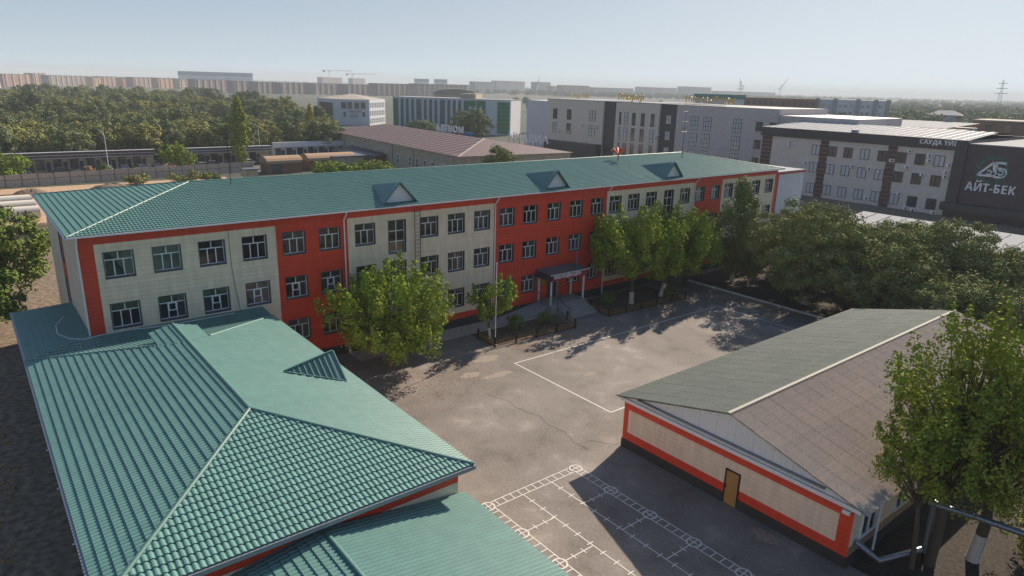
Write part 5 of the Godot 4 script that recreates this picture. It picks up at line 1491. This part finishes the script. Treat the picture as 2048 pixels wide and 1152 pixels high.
func build_left_side() -> void:
	var f := thing("panel_fence", "long grey panel fence with dark posts across the sandy lot", "fence", Vector3(-22, 0, -109))
	for k in 27:
		var x := k * 2.6; var z := -k * 0.18
		boxp(f, "panel", Vector3(x + 0.06, 0.05, z - 0.04), Vector3(x + 2.54, 2.25 + 0.05 * sin(k * 2.1), z + 0.04), M["fence_panel"])
		boxp(f, "post", Vector3(x - 0.05, 0, z - 0.02), Vector3(x + 0.05, 2.4, z + 0.14), M["black_metal"])
		boxp(f, "rail", Vector3(x + 0.05, 1.25, z + 0.041), Vector3(x + 2.55, 1.3, z + 0.09), M["black_metal"])
	for e in [["shop_row", "row of market shops under a dark red signboard beside parked cars", Vector3(-8, 0, -131), 39.0, "red_dark"], ["shop_row", "grey flat-roofed shop row behind the bushy young tree", Vector3(37, 0, -131), 21.0, "grey"], ["shop_row", "pale low shop row by the yellow poplar", Vector3(62, 0, -139), 26.0, "white"]]:
		var t := thing(e[0], e[1], "shop", e[2])
		var L: float = e[3]
		boxp(t, "wall", Vector3(0, 0, -8), Vector3(L, 3.1, 0), M["old_wall"] if e[4] != "white" else M["white_wall"])
		boxp(t, "roof", Vector3(-0.1, 3.1, -8.2), Vector3(L + 0.1, 3.3, -0.1), M["steel_grey"])
		boxp(t, "trim", Vector3(-0.25, 4.2, 0.1), Vector3(L + 0.25, 4.32, 0.95), M["steel_white"])
		boxp(t, "trim", Vector3(-0.22, 3.58, 0.9), Vector3(L + 0.22, 3.68, 0.94), M["steel_white"])
		boxp(t, "signboard", Vector3(-0.2, 3.1, 0.1), Vector3(L + 0.2, 4.2, 0.9), {"red_dark": M["brown_panel1"], "grey": M["lead"], "white": M["steel_white"]}[e[4]])
		boxp(t, "trim", Vector3(-0.25, 3.0, 0.9), Vector3(L + 0.25, 3.1, 0.97), M["steel_white"])
		for k in int(L / 3.1):
			plain_window(t, I, 0.6 + k * 3.1, 0.5, 1.6, 2.2, 2, 1, M["far_glass"], M["slate"])
			boxp(t, "door", Vector3(2.4 + k * 3.1, 0, 0.0), Vector3(3.2 + k * 3.1, 2.2, 0.06), M["panel_dark"])
	var cl := [["white saloon car nosing out behind the panel fence", 9.0, -115.5, 0.0, rgb(222, 224, 226)], ["black car parked by the red signboard shops", 12.4, -126.5, 0.1, rgb(26, 27, 30)], ["grey blue saloon parked by the red signboard shops", 17.2, -125.6, 0.05, rgb(96, 108, 124)], ["dark blue car facing the red signboard shops", 24.0, -126.5, 1.5, rgb(30, 36, 52)], ["dark grey car beside the dark blue one before the shops", 27.2, -126.3, 1.6, rgb(60, 62, 66)], ["silver car before the grey flat-roofed shops", 40.4, -124.6, 0.0, rgb(170, 174, 178)], ["black car past the silver one before the grey shops", 46.0, -125.5, 0.3, rgb(22, 22, 24)], ["white car half hidden behind the round bush by the fence", 2.0, -124.0, 0.2, rgb(214, 214, 212)]]
	for q in [[4.5, 0.0, rgb(40, 42, 46)], [20.8, 1.55, rgb(120, 122, 126)], [30.6, 1.5, rgb(24, 26, 34)], [33.4, 1.62, rgb(150, 60, 54)], [37.0, 0.1, rgb(52, 56, 62)], [43.2, 0.05, rgb(74, 80, 90)], [51.5, 0.2, rgb(200, 202, 204)], [55.0, 0.0, rgb(58, 60, 66)]]:
		cl.append(["%s car in the row before the shops, between two others" % {40: "charcoal", 120: "mid grey", 24: "midnight blue", 150: "dull red", 52: "slate grey", 74: "steel grey", 200: "pearl white", 58: "graphite"}[q[2].r8], q[0], -127.0, q[1], q[2]])
	for e in cl: car(e[0], Vector3(e[1], 0, e[2]), e[3], e[4])
	street_lamp("leaning pale street lamp before the red signboard shops", Vector3(20.0, 0, -120.5), 9.5, 2.4)
	street_lamp("pale street lamp between the two poplars", Vector3(57.5, 0, -136.0), 9.3, 2.6)
	# sheds with rounded roofs behind the school
	for e in [["barrel_shed", "small shed with rusty rounded roof by the panel fence", Vector3(49.5, 0, -108), 8.0], ["barrel_shed", "longer shed with rusty rounded roof near the brown-roofed building", Vector3(60.0, 0, -110), 12.0]]:
		var t := thing(e[0], e[1], "shed", e[2])
		boxp(t, "wall", Vector3(0, 0, -5), Vector3(e[3], 2.3, 0), M["old_brick"])
		var m := MB.new()
		var arc := []
		for i in 9: arc.append(Vector3(0, 2.3 + 1.5 * sin(PI * i / 8.0), -2.5 + 2.8 * cos(PI * i / 8.0)))
		m.prism(arc, Vector3(-0.2, 0, 0), Vector3(e[3] + 0.2, 0, 0))
		lpart(t, "roof", m, M["rust"])
		boxp(t, "door", Vector3(1.0, 0, 0), Vector3(3.2, 2.1, 0.06), M["slate"])
	for e in [["grey_shed", "flat grey-roofed shed in front of the brown-roofed building", Vector3(66, 0, -118), Vector3(13, 3.0, 9)], ["grey_shed", "plain walled shed by the pillar behind the school roof", Vector3(41, 0, -99), Vector3(2.4, 2.6, 2.4)]]:
		var t := thing(e[0], e[1], "shed", e[2])
		boxp(t, "wall", Vector3.ZERO, e[3], M["old_wall"])
		boxp(t, "roof", Vector3(-0.4, e[3].y, -0.4), e[3] + Vector3(0.4, 0.2, 0.4), M["lead"])
	var rr := RandomNumberGenerator.new()
	rr.seed = 33
	for q in [[4.0, -97.0, 7.0, 1.3, "brown heap of earth on the sandy lot by the rusty girder"], [17.0, -100.5, 8.0, 1.0, "long low heap of earth at the foot of the panel fence"], [27.0, -97.5, 5.0, 0.9, "small heap of earth among the shrubs on the sandy lot"]]:
		var t := thing("earth_heap", q[4], "heap", Vector3(q[0], 0, q[1]))
		var m := MB.new()
		var ring := []
		for j in 5:
			var row2 := []
			for i in 20:
				var u := TAU * i / 20
				var k := (1.0 - j / 4.6) * rr.randf_range(0.88, 1.12)
				row2.append(Vector3(cos(u) * q[2] * 0.5 * k, q[3] * sin(j / 4.0 * PI * 0.5) * rr.randf_range(0.85, 1.1) - 0.03, sin(u) * q[2] * 0.3 * k))
			ring.append(row2)
		for j in 4:
			for i in 20: m.quad(ring[j][(i + 1) % 20], ring[j][i], ring[j + 1][i], ring[j + 1][(i + 1) % 20])
		for i in 20: m.tri(ring[4][(i + 1) % 20], ring[4][i], Vector3(0, q[3], 0))
		lpart(t, "earth", m, M["soil"])
	var gd := thing("rusty_girder", "long rusty girder lying beside the heap of earth", "girder", Vector3(-12, 0.2, -95.5))
	for y in [0.0, 0.5]: boxp(gd, "flange", Vector3(0, y, -0.25), Vector3(16, y + 0.06, 0.25), M["old_brick"])
	boxp(gd, "web", Vector3(0, 0.06, -0.04), Vector3(16, 0.5, 0.04), M["old_brick"])
	for k in 3:
		var t := thing("pale_tank", "long pale cylinder lying on the sandy lot behind the trees", "tank", Vector3(-6, 0, -74 - k * 6.0), 0.0, "pale cylinders on the sandy lot")
		var m := MB.new()
		m.tube([Vector3(-9, 0.95, 0), Vector3(-8.8, 0.95, 0), Vector3(9.3, 0.95, 0), Vector3(9.5, 0.95, 0)], [0.7, 0.95, 0.95, 0.7], 18)
		lpart(t, "shell", m, M["whitewash"])
		for x in [-6.0, 6.0]: boxp(t, "saddle", Vector3(x - 0.3, 0, -0.7), Vector3(x + 0.3, 0.35, 0.7), M["concrete"])
	var cf := thing("corrugated_fence", "grey corrugated fence beside the tilted wooden post", "fence", Vector3(-9, 0, -58))
	for k in 12:
		var m := MB.new()
		for i in 7: m.tube([Vector3(k * 1.05 + i * 0.15, 0.05, 0), Vector3(k * 1.05 + i * 0.15, 2.1, 0)], [0.06, 0.06], 6)
		lpart(cf, "sheet", m, M["concrete"])
	boxp(cf, "rail", Vector3(0, 1.6, -0.16), Vector3(12.5, 1.7, -0.08), M["bark"])
	var wp := thing("wooden_post", "tilted dark wooden post by the corrugated fence", "post", Vector3(1.2, 0, -56))
	var wm := MB.new()
	wm.tube([Vector3(0, -0.2, 0), Vector3(-0.4, 4.2, 0)], [0.14, 0.11], 8)
	lpart(wp, "timber", wm, M["bark"])
	boxp(wp, "crossbar", Vector3(-0.9, 3.8, -0.05), Vector3(0.2, 3.92, 0.05), M["bark"])
	var G := Color(1, 1, 1); var D := Color(0.88, 1.0, 0.95); var Y := Color(1.25, 1.15, 0.8)
	tree("column_poplar", "tall green column poplar before the grey shops", "", Vector3(49.2, 0, -125), {"h": 15.8, "r": 2.3, "low": 0.6, "clumps": 120, "n": 50, "leaf": 0.42, "mat": "leaf_poplar", "shape": "column", "trunk": 0.25, "seed": 61, "cr": 1.0, "tones": [G, D, Y]})
	tree("column_poplar", "yellow half-bare column poplar beside the brown-roofed building", "", Vector3(80.5, 0, -157), {"h": 13.4, "r": 1.9, "low": 0.6, "clumps": 90, "n": 45, "leaf": 0.42, "mat": "leaf_yellow", "shape": "column", "trunk": 0.22, "seed": 62, "cr": 1.0, "tones": [G, Y]})
	tree("bushy_tree", "bushy young tree standing before the grey flat-roofed shops", "", Vector3(33.5, 0, -119), {"h": 6.2, "r": 3.6, "low": 0.3, "clumps": 60, "n": 50, "leaf": 0.4, "mat": "leaf_ash", "shape": "plume", "trunk": 0.14, "seed": 63, "cr": 0.9, "tones": [G, Y]})
	tree("round_bush_tree", "round bushy tree by the end of the panel fence", "", Vector3(1.5, 0, -116), {"h": 6.4, "r": 4.8, "low": 0.2, "clumps": 80, "n": 50, "leaf": 0.42, "mat": "leaf_ash", "trunk": 0.2, "seed": 64, "cr": 1.1, "tones": [G, D, Y]})
	tree("round_tree", "large dark round tree in front of the green block", "", Vector3(137, 0, -152), {"h": 13.5, "r": 7.6, "low": 0.8, "clumps": 160, "n": 60, "leaf": 0.6, "mat": "leaf_far", "trunk": 0.4, "seed": 65, "cr": 1.7, "tones": [D, G]})
	tree("round_tree", "dark tree against the kiosk by the green block", "", Vector3(141, 0, -192), {"h": 6.8, "r": 6.5, "low": 0.6, "clumps": 90, "n": 60, "leaf": 0.6, "mat": "leaf_far", "trunk": 0.3, "seed": 66, "cr": 1.6, "tones": [D]})
	tree("round_tree", "dark round tree over the right end of the brown roof", "", Vector3(79.5, 0, -61), {"h": 9.6, "r": 4.0, "low": 2.0, "clumps": 90, "n": 70, "leaf": 0.36, "mat": "leaf_elm", "trunk": 0.25, "seed": 67, "cr": 1.0, "tones": [D, G]})
	tree("round_tree", "leafy green tree hiding the grey shed behind the school roof", "", Vector3(56.5, 0, -90), {"h": 4.6, "r": 4.4, "low": 0.4, "clumps": 80, "n": 60, "leaf": 0.4, "mat": "leaf_ash", "trunk": 0.2, "seed": 68, "cr": 1.0, "tones": [G, Y]})
	tree("round_tree", "leafy green tree beside the lean-to behind the school roof", "", Vector3(65.0, 0, -88), {"h": 4.7, "r": 4.6, "low": 0.4, "clumps": 80, "n": 60, "leaf": 0.4, "mat": "leaf_ash", "trunk": 0.2, "seed": 69, "cr": 1.0, "tones": [G, G, Y]})
	for q in [[22.0, -104.5, 5.5, 3.0, "leaf_elm", "dark shrub on the sandy lot behind the school roof"], [30.5, -102, 6.5, 3.6, "leaf_elm", "broad dark shrub near the pillar shed on the sandy lot"], [35.5, -102.5, 4.0, 2.6, "leaf_dark", "green shrub beside the broad one on the sandy lot"], [16.5, -118.6, 3.0, 3.0, "leaf_dry", "dry brown shrub by the leaning street lamp"], [18.8, -118.4, 3.2, 3.6, "leaf_dark", "green shrub by the leaning street lamp"], [24.6, -119.0, 4.5, 1.8, "leaf_ash", "low bright shrub along the panel fence"]]:
		shrub("lot_shrub", q[5], Vector3(q[0], 0, q[1]), q[2], q[3], 1400, 0.36, q[4], int(q[0] * 7))
func build_woods() -> void:
	var G := Color(1, 1, 1); var D := Color(0.88, 1.0, 0.95); var Y := Color(1.2, 1.15, 0.75); var B := Color(1.15, 0.95, 0.75)
	var protos := []
	var lab := "leafy tree of the dense grey-green wood behind the market shops"
	var grp := "trees of the wood behind the shops"
	var spots := []
	var r := RandomNumberGenerator.new()
	r.seed = 14
	# near edge row first, then rows back
	var z := -144.0
	var row := 0
	while z > -640.0:
		var depth := 47.3 - z
		var xa := -4.7 + depth * 0.02 - 16.0; var xb := -4.7 + depth * lerpf(0.46, 0.27, clampf((depth - 200.0) / 400.0, 0, 1))
		var gap := 6.6 + row * 0.75
		var x := xa + r.randf() * gap
		while x < xb:
			spots.append(Vector3(x, 0, z + r.randf_range(-3, 3)))
			x += gap * r.randf_range(0.75, 1.2)
		z -= 7.5 + row * 2.1
		row += 1
	for i in spots.size():
		var k := i % 5
		if protos.size() <= k:
			var mt: String = ["leaf_wood", "leaf_wood", "leaf_far", "leaf_wood", "leaf_far"][k]
			var tones: Array = [[G, D], [G, Y], [D, G], [B, G, D], [G, D, Y]][k]
			protos.append(tree("wood_tree", ["grey-green leafy tree", "yellow-tinged leafy tree", "taller dull green tree", "brown-tinged leafy tree", "broad mixed green tree"][k] + " of the dense wood behind the market shops", grp, spots[i], {"h": [9.5, 8.5, 10.5, 8.0, 9.2][k], "r": [4.8, 5.2, 4.6, 5.0, 5.4][k], "low": 0.4, "clumps": 110, "n": 70, "leaf": 0.42, "mat": mt, "trunk": 0.3, "seed": 100 + k, "cr": 1.25, "tones": tones, "limbs": 14}))
		else: copy(protos[k], spots[i], r.randf() * TAU, r.randf_range(0.8, 1.2) * (1.0 if spots[i].z > -260 else 1.25))
	# wooded plain that reads as one mass towards the horizon
	var cl := MB.new()
	var r3 := RandomNumberGenerator.new()
	r3.seed = 91
	for k in 16: leaves(cl, Vector3(r3.randf_range(-5, 5), r3.randf_range(2, 7), r3.randf_range(-5, 5)), Vector3(3.0, 2.4, 3.0), 22, 1.5, r3, [G, D][k % 2])
	var mm := MultiMesh.new()
	mm.transform_format = MultiMesh.TRANSFORM_3D
	mm.mesh = cl.mesh()
	mm.instance_count = 5200
	for i in 5200:
		var dist := 480.0 + 5200.0 * pow(r3.randf(), 1.7)
		var yaw := 0.6813 + r3.randf_range(-0.72, 0.72)
		if dist < 1500.0 and yaw < 1.12: dist += 1200.0
		mm.set_instance_transform(i, Transform3D(Basis(Vector3.UP, r3.randf() * TAU).scaled(Vector3.ONE * r3.randf_range(0.7, 1.5)), Vector3(-4.7 + sin(yaw) * dist, 0, 47.3 - cos(yaw) * dist)))
	var fw := MultiMeshInstance3D.new()
	fw.name = numbered("far_woods")
	fw.multimesh = mm; fw.material_override = M["leaf_far"]
	fw.set_meta("kind", "stuff")
	add_child(fw)
	tag(fw, "hazy belt of trees covering the plain towards the horizon", "woods")
	# scattered trees of the far plain on the right
	var far: Node3D = null
	var p2 := []
	for i in 190:
		var d := 320.0 * pow(1.0135, i) if i < 150 else r.randf_range(300, 900)
		var a := r.randf_range(0.50, 0.78) if i < 150 else r.randf_range(-0.1, 0.55)
		var yaw := 0.6813 + a * 0.83
		var at := Vector3(-4.7 + sin(yaw) * d, 0, 47.3 - cos(yaw) * d)
		if p2.size() < 2: p2.append(tree("plain_tree", "hazy tree scattered over the flat land beyond the town", "trees of the far plain", at, {"h": 11.0, "r": [6.0, 4.0][p2.size()], "low": 0.5, "clumps": 50, "n": 40, "leaf": 1.0, "mat": "leaf_far", "trunk": 0.4, "seed": 140 + p2.size(), "cr": 1.9, "tones": [G, D], "limbs": 8}))
		else: copy(p2[i % 2], at, r.randf() * TAU, r.randf_range(0.6, 1.15))
const FAR := [[21,-1064,51,16,0.770,"c9c3b4",5], [64,-1214,60,20,0.846,"a9776a",9], [113,-1361,36,22,0.897,"bd8a66",9], [132,-1336,118,19,0.872,"8d7a76",5], [199,-1367,22,18,0.846,"d0a064",5], [215,-1386,84,20,0.846,"9f6f63",5], [246,-1371,29,19,0.820,"cf9a5c",5], [255,-1334,73,21,0.795,"96706a",5], [282,-1274,57,21,0.744,"c98970",5], [312,-1259,42,19,0.719,"b5a07c",3], [275,-1022,81,20,0.575,"8d6f70",5], [320,-993,41,20,0.529,"93757a",5], [345,-979,49,19,0.507,"8a7078",5], [377,-968,70,19,0.485,"86707a",5], [425,-965,74,20,0.464,"8f767c",5], [476,-962,73,20,0.443,"8a7078",5], [505,-921,99,21,0.402,"90747a",5], [556,-889,159,20,0.363,"94807f",4], [824,-1842,175,29,0.770,"a08088",9], [932,-1872,112,29,0.744,"9b8f9a",9], [933,-1262,107,30,0.485,"8c97a8",6], [1095,-1395,223,35,0.507,"97a1b0",8], [1185,-1345,112,33,0.464,"8f9aab",8], [1211,-1311,65,25,0.443,"8791a2",5], [1075,-1124,168,25,0.382,"b58f8c",6], [1312,-1264,357,23,0.402,"9aa3b0",5], [1548,-1314,410,27,0.382,"a3abb8",5], [1679,-1266,330,34,0.344,"9eabc0",9], [1861,-1279,903,22,0.325,"a0a8b4",3]]
func build_far_town() -> void:
	var used := {}
	for e in FAR:
		var col := Color(e[5])
		var tone: String = {"c9c3b4": "pale grey", "a9776a": "red brown", "bd8a66": "orange tan", "8d7a76": "dull brown", "d0a064": "sandy yellow", "9f6f63": "brick red", "cf9a5c": "ochre", "96706a": "dusky brown", "c98970": "salmon", "b5a07c": "khaki", "8d6f70": "mauve brown", "93757a": "rose grey", "8a7078": "plum grey", "86707a": "dark plum", "8f767c": "pinkish grey", "90747a": "dusty rose", "94807f": "taupe", "a08088": "faded pink", "9b8f9a": "lilac grey", "8c97a8": "blue grey", "97a1b0": "light blue", "8f9aab": "steel blue", "8791a2": "slate blue", "b58f8c": "pink brick", "9aa3b0": "pale blue", "a3abb8": "ice grey", "9eabc0": "sky blue", "a0a8b4": "misty grey"}[e[5]]
		var w: float = e[2]; var h: float = e[3] * (0.84 if e[1] < -900 and e[0] < 600 else 0.95) * (0.9 + 0.14 * fmod(e[0] * 0.37, 1.0))
		w *= 0.9
		var lb := "far %s apartment block on the horizon" % tone
		if used.has(tone): lb = "second far %s apartment block, narrower, on the horizon" % tone if w < used[tone] else "far wide %s apartment block on the horizon" % tone
		used[tone] = w
		var t := thing("far_block", lb, "building", Vector3(e[0], 0, e[1]), e[4], "far apartment blocks")
		var key: String = "far" + e[5]
		if not M.has(key): mat(key, col, 0.9)
		boxp(t, "wall", Vector3(0, 0, -14), Vector3(w, h, 0), M[key])
		boxp(t, "roof", Vector3(-0.3, h, -14.3), Vector3(w + 0.3, h + 0.7, 0.3), M["lead"])
		var n := int(w / 14.0) + 1
		for k in n: boxp(t, "stair_bay", Vector3((k + 0.35) * w / n, 0, 0), Vector3((k + 0.35) * w / n + 3.4, h + (1.6 if e[6] > 6 else 0.0), 0.9), M["concrete"])
		var wn := MB.new()
		for f in int(e[6]):
			var y: float = 1.2 + f * h / e[6]
			var x := 1.5
			while x < w - 2.0:
				wn.box(Vector3(x, y, 0.0), Vector3(x + 1.8, y + h / e[6] * 0.5, 0.12))
				x += 3.6
		var o := lpart(t, "windows", wn, M["slate"])
		o.set_meta("kind", "stuff")
	for q in [[373, 147, 1750.0, 90.0], [440, 149, 1750.0, 84.0], [826, 157, 2000.0, 40.0], [864, 158, 2000.0, 36.0]]:
		var px := Vector2((q[0] - 1024) / 1366.15, 0)
		var yaw := 0.6813 - atan(px.x)
		var a := 0.6813 + atan(px.x)
		var at := Vector3(-4.7 + sin(a) * q[2], 0, 47.3 - cos(a) * q[2])
		var t := thing("blue_roofed_hall", "far hall with a blue top band against the sky", "building", at, -a, "far blue-topped halls")
		boxp(t, "wall", Vector3(0, 0, -20), Vector3(q[3], 24, 0), M["white_wall"])
		boxp(t, "band", Vector3(-0.5, 24, -20.5), Vector3(q[3] + 0.5, 32, 0.5), M["blue_metal"])
	for q in [[663, 1500.0, 40.0, 0.0, "crane with its jib pointing right over the faded pink block"], [707, 1500.0, 35.0, 0.3, "lower crane beside the taller one over the far blocks"], [1062, 1500.0, 32.0, 1.2, "luffing crane by the light blue blocks"], [1528, 1500.0, 36.0, 0.8, "slim crane above the unfinished block"], [1455, 1500.0, 34.0, 2.2, "tilted crane above the teal roof"]]:
		var a := 0.6813 + atan((q[0] - 1024) / 1366.15)
		var t := thing("tower_crane", q[4], "crane", Vector3(-4.7 + sin(a) * q[1], 0, 47.3 - cos(a) * q[1]), -a + (0.0 if q[0] < 800 else 0.0))
		var h: float = q[2]
		lattice(t, "mast", Vector3.ZERO, Vector3(0, h, 0), 1.6)
		if q[0] < 800:
			lattice(t, "jib", Vector3(-12, h, 0), Vector3(46, h + 0.5, 0), 1.0)
			boxp(t, "counterweight", Vector3(-12, h - 3, -1), Vector3(-8, h, 1), M["concrete"])
		else:
			lattice(t, "jib", Vector3(0, h * 0.8, 0), Vector3(14 * cos(q[3]), h + 12, 0), 0.9)
			boxp(t, "counterweight", Vector3(-4, h * 0.8 - 2, -1), Vector3(-1, h * 0.8, 1), M["concrete"])
		boxp(t, "cab", Vector3(0.9, h - 2.6, -0.9), Vector3(2.6, h - 0.4, 0.9), M["steel_white"])
	var a2 := 0.6813 + atan((1949.0 - 1024) / 1366.15)
	for q in [[a2, 1100.0, "tall hazy power pylon standing over the far plain", 44.0], [0.6813 + atan((1450.0 - 1024) / 1366.15), 1500.0, "hazy power pylon beyond the teal roofed block", 42.0]]:
		var t := thing("power_pylon", q[2], "pylon", Vector3(-4.7 + sin(q[0]) * q[1], 0, 47.3 - cos(q[0]) * q[1]), -q[0])
		var h: float = q[3]
		for s in [Vector3(-3, 0, -3), Vector3(3, 0, -3), Vector3(3, 0, 3), Vector3(-3, 0, 3)]:
			var m := MB.new()
			m.tube([s, Vector3(s.x * 0.12, h, s.z * 0.12)], [0.28, 0.18], 4)
			lpart(t, "leg", m, M["steel_grey"])
		for k in 3:
			var m := MB.new()
			var y := h * (0.62 + 0.14 * k)
			var w := 7.5 - k * 1.3
			m.bar(Vector3(-w, y, 0), Vector3(w, y, 0), 0.5, 0.6)
			lpart(t, "arm", m, M["steel_grey"])
		var br := MB.new()
		for k in 10:
			var y0 := h * k / 10.0; var y1 := h * (k + 1) / 10.0
			var w0 := 3.0 * (1 - 0.88 * k / 10.0); var w1 := 3.0 * (1 - 0.88 * (k + 1) / 10.0)
			br.tube([Vector3(-w0, y0, w0), Vector3(w1, y1, w1)], [0.12, 0.12], 4); br.tube([Vector3(w0, y0, w0), Vector3(-w1, y1, w1)], [0.12, 0.12], 4)
		lpart(t, "bracing", br, M["steel_grey"])
func lattice(t: Node3D, called: String, a: Vector3, b: Vector3, w: float) -> void:
	var m := MB.new()
	var d := (b - a).normalized()
	var s := d.cross(Vector3.BACK).normalized() * w * 0.5
	var n := int(a.distance_to(b) / w) + 1
	for k in [s + Vector3(0, 0, w * 0.5), s - Vector3(0, 0, w * 0.5), -s + Vector3(0, 0, w * 0.5), -s - Vector3(0, 0, w * 0.5)]: m.tube([a + k, b + k], [0.14, 0.14], 4)
	for k in n:
		var p := lv(a, b, float(k) / n); var q := lv(a, b, (k + 1.0) / n)
		m.tube([p + s + Vector3(0, 0, w * 0.5), q - s + Vector3(0, 0, w * 0.5)], [0.09, 0.09], 4)
	lpart(t, called, m, M["orange2"] if called == "jib" else M["steel_grey"])

func sky_image(sun_dir: Vector3) -> Image:
	# clear hazy sky: blue overhead, pale towards the horizon, paler round the sun
	var w := 512; var h := 256
	var im := Image.create(w, h, false, Image.FORMAT_RGBF)
	var zen := rgb(66, 106, 150).srgb_to_linear(); var hor := rgb(186, 200, 208).srgb_to_linear(); var low := rgb(128, 122, 112).srgb_to_linear()
	for j in h:
		var th := PI * (j + 0.5) / h
		for i in w:
			var ph := TAU * (i + 0.5) / w
			var d := Vector3(sin(th) * sin(ph), cos(th), -sin(th) * cos(ph))
			var c: Color
			if d.y >= 0.0: c = zen.lerp(hor, exp(-d.y * 5.0))
			else: c = hor.lerp(low, minf(1.0, -d.y * 8.0))
			var a := acos(clampf(d.dot(sun_dir), -1, 1))
			var glow := 0.72 * exp(-a / 0.42) * (1.0 if d.y >= 0.0 else 0.0)
			im.set_pixel(i, j, Color(c.r * 0.77 + glow, c.g * 0.78 + glow * 0.92, c.b * 0.79 + glow * 0.78) * 0.86)
	return im

func _ready() -> void:
	rng.seed = 2024
	# camera, sky, sun, exposure
	var cam := Camera3D.new()
	cam.name = "camera"
	cam.position = EYE
	cam.rotation = Vector3(-0.2881, -0.68132, 0.027386)
	cam.fov = 45.7227
	cam.near = 0.1; cam.far = 20000.0
	cam.current = true
	add_child(cam)
	var sun_dir := Vector3(1.4545, 1.0, -0.42).normalized()
	var sky_m := PanoramaSkyMaterial.new()
	sky_m.panorama = ImageTexture.create_from_image(sky_image(sun_dir))
	var sky := Sky.new()
	sky.sky_material = sky_m
	var env := Environment.new()
	env.background_mode = Environment.BG_SKY
	env.sky = sky
	env.tonemap_mode = Environment.TONE_MAPPER_LINEAR
	env.tonemap_exposure = 1.7
	env.fog_enabled = true
	env.fog_density = 0.00027
	env.fog_light_color = rgb(216, 226, 234)
	env.sdfgi_enabled = true; env.ssao_enabled = true; env.ssil_enabled = true
	var we := WorldEnvironment.new()
	we.name = "environment"; we.environment = env
	add_child(we)
	var sun := DirectionalLight3D.new()
	sun.name = "sun"
	sun.light_color = Color(1.0, 0.93, 0.84)
	sun.light_energy = 1.6
	sun.light_angular_distance = 0.5
	sun.shadow_enabled = true
	add_child(sun)
	sun.look_at_from_position(Vector3.ZERO, Vector3(-1.4545, -1.0, 0.42))
	unit_box.size = Vector3.ONE
	make_materials()
	print("materials"); build_ground()
	print("school"); build_school()
	print("wing"); build_wing()
	print("gym"); build_gym()
	print("town"); build_market_hall(); build_trade_house(); build_brown_roofed(); build_green(); build_right_side(); build_far_town()
	print("left"); build_left_side()
	print("yard"); build_yard_things(); build_trees()
	print("woods"); build_woods()
	print("done ", Time.get_ticks_msec())
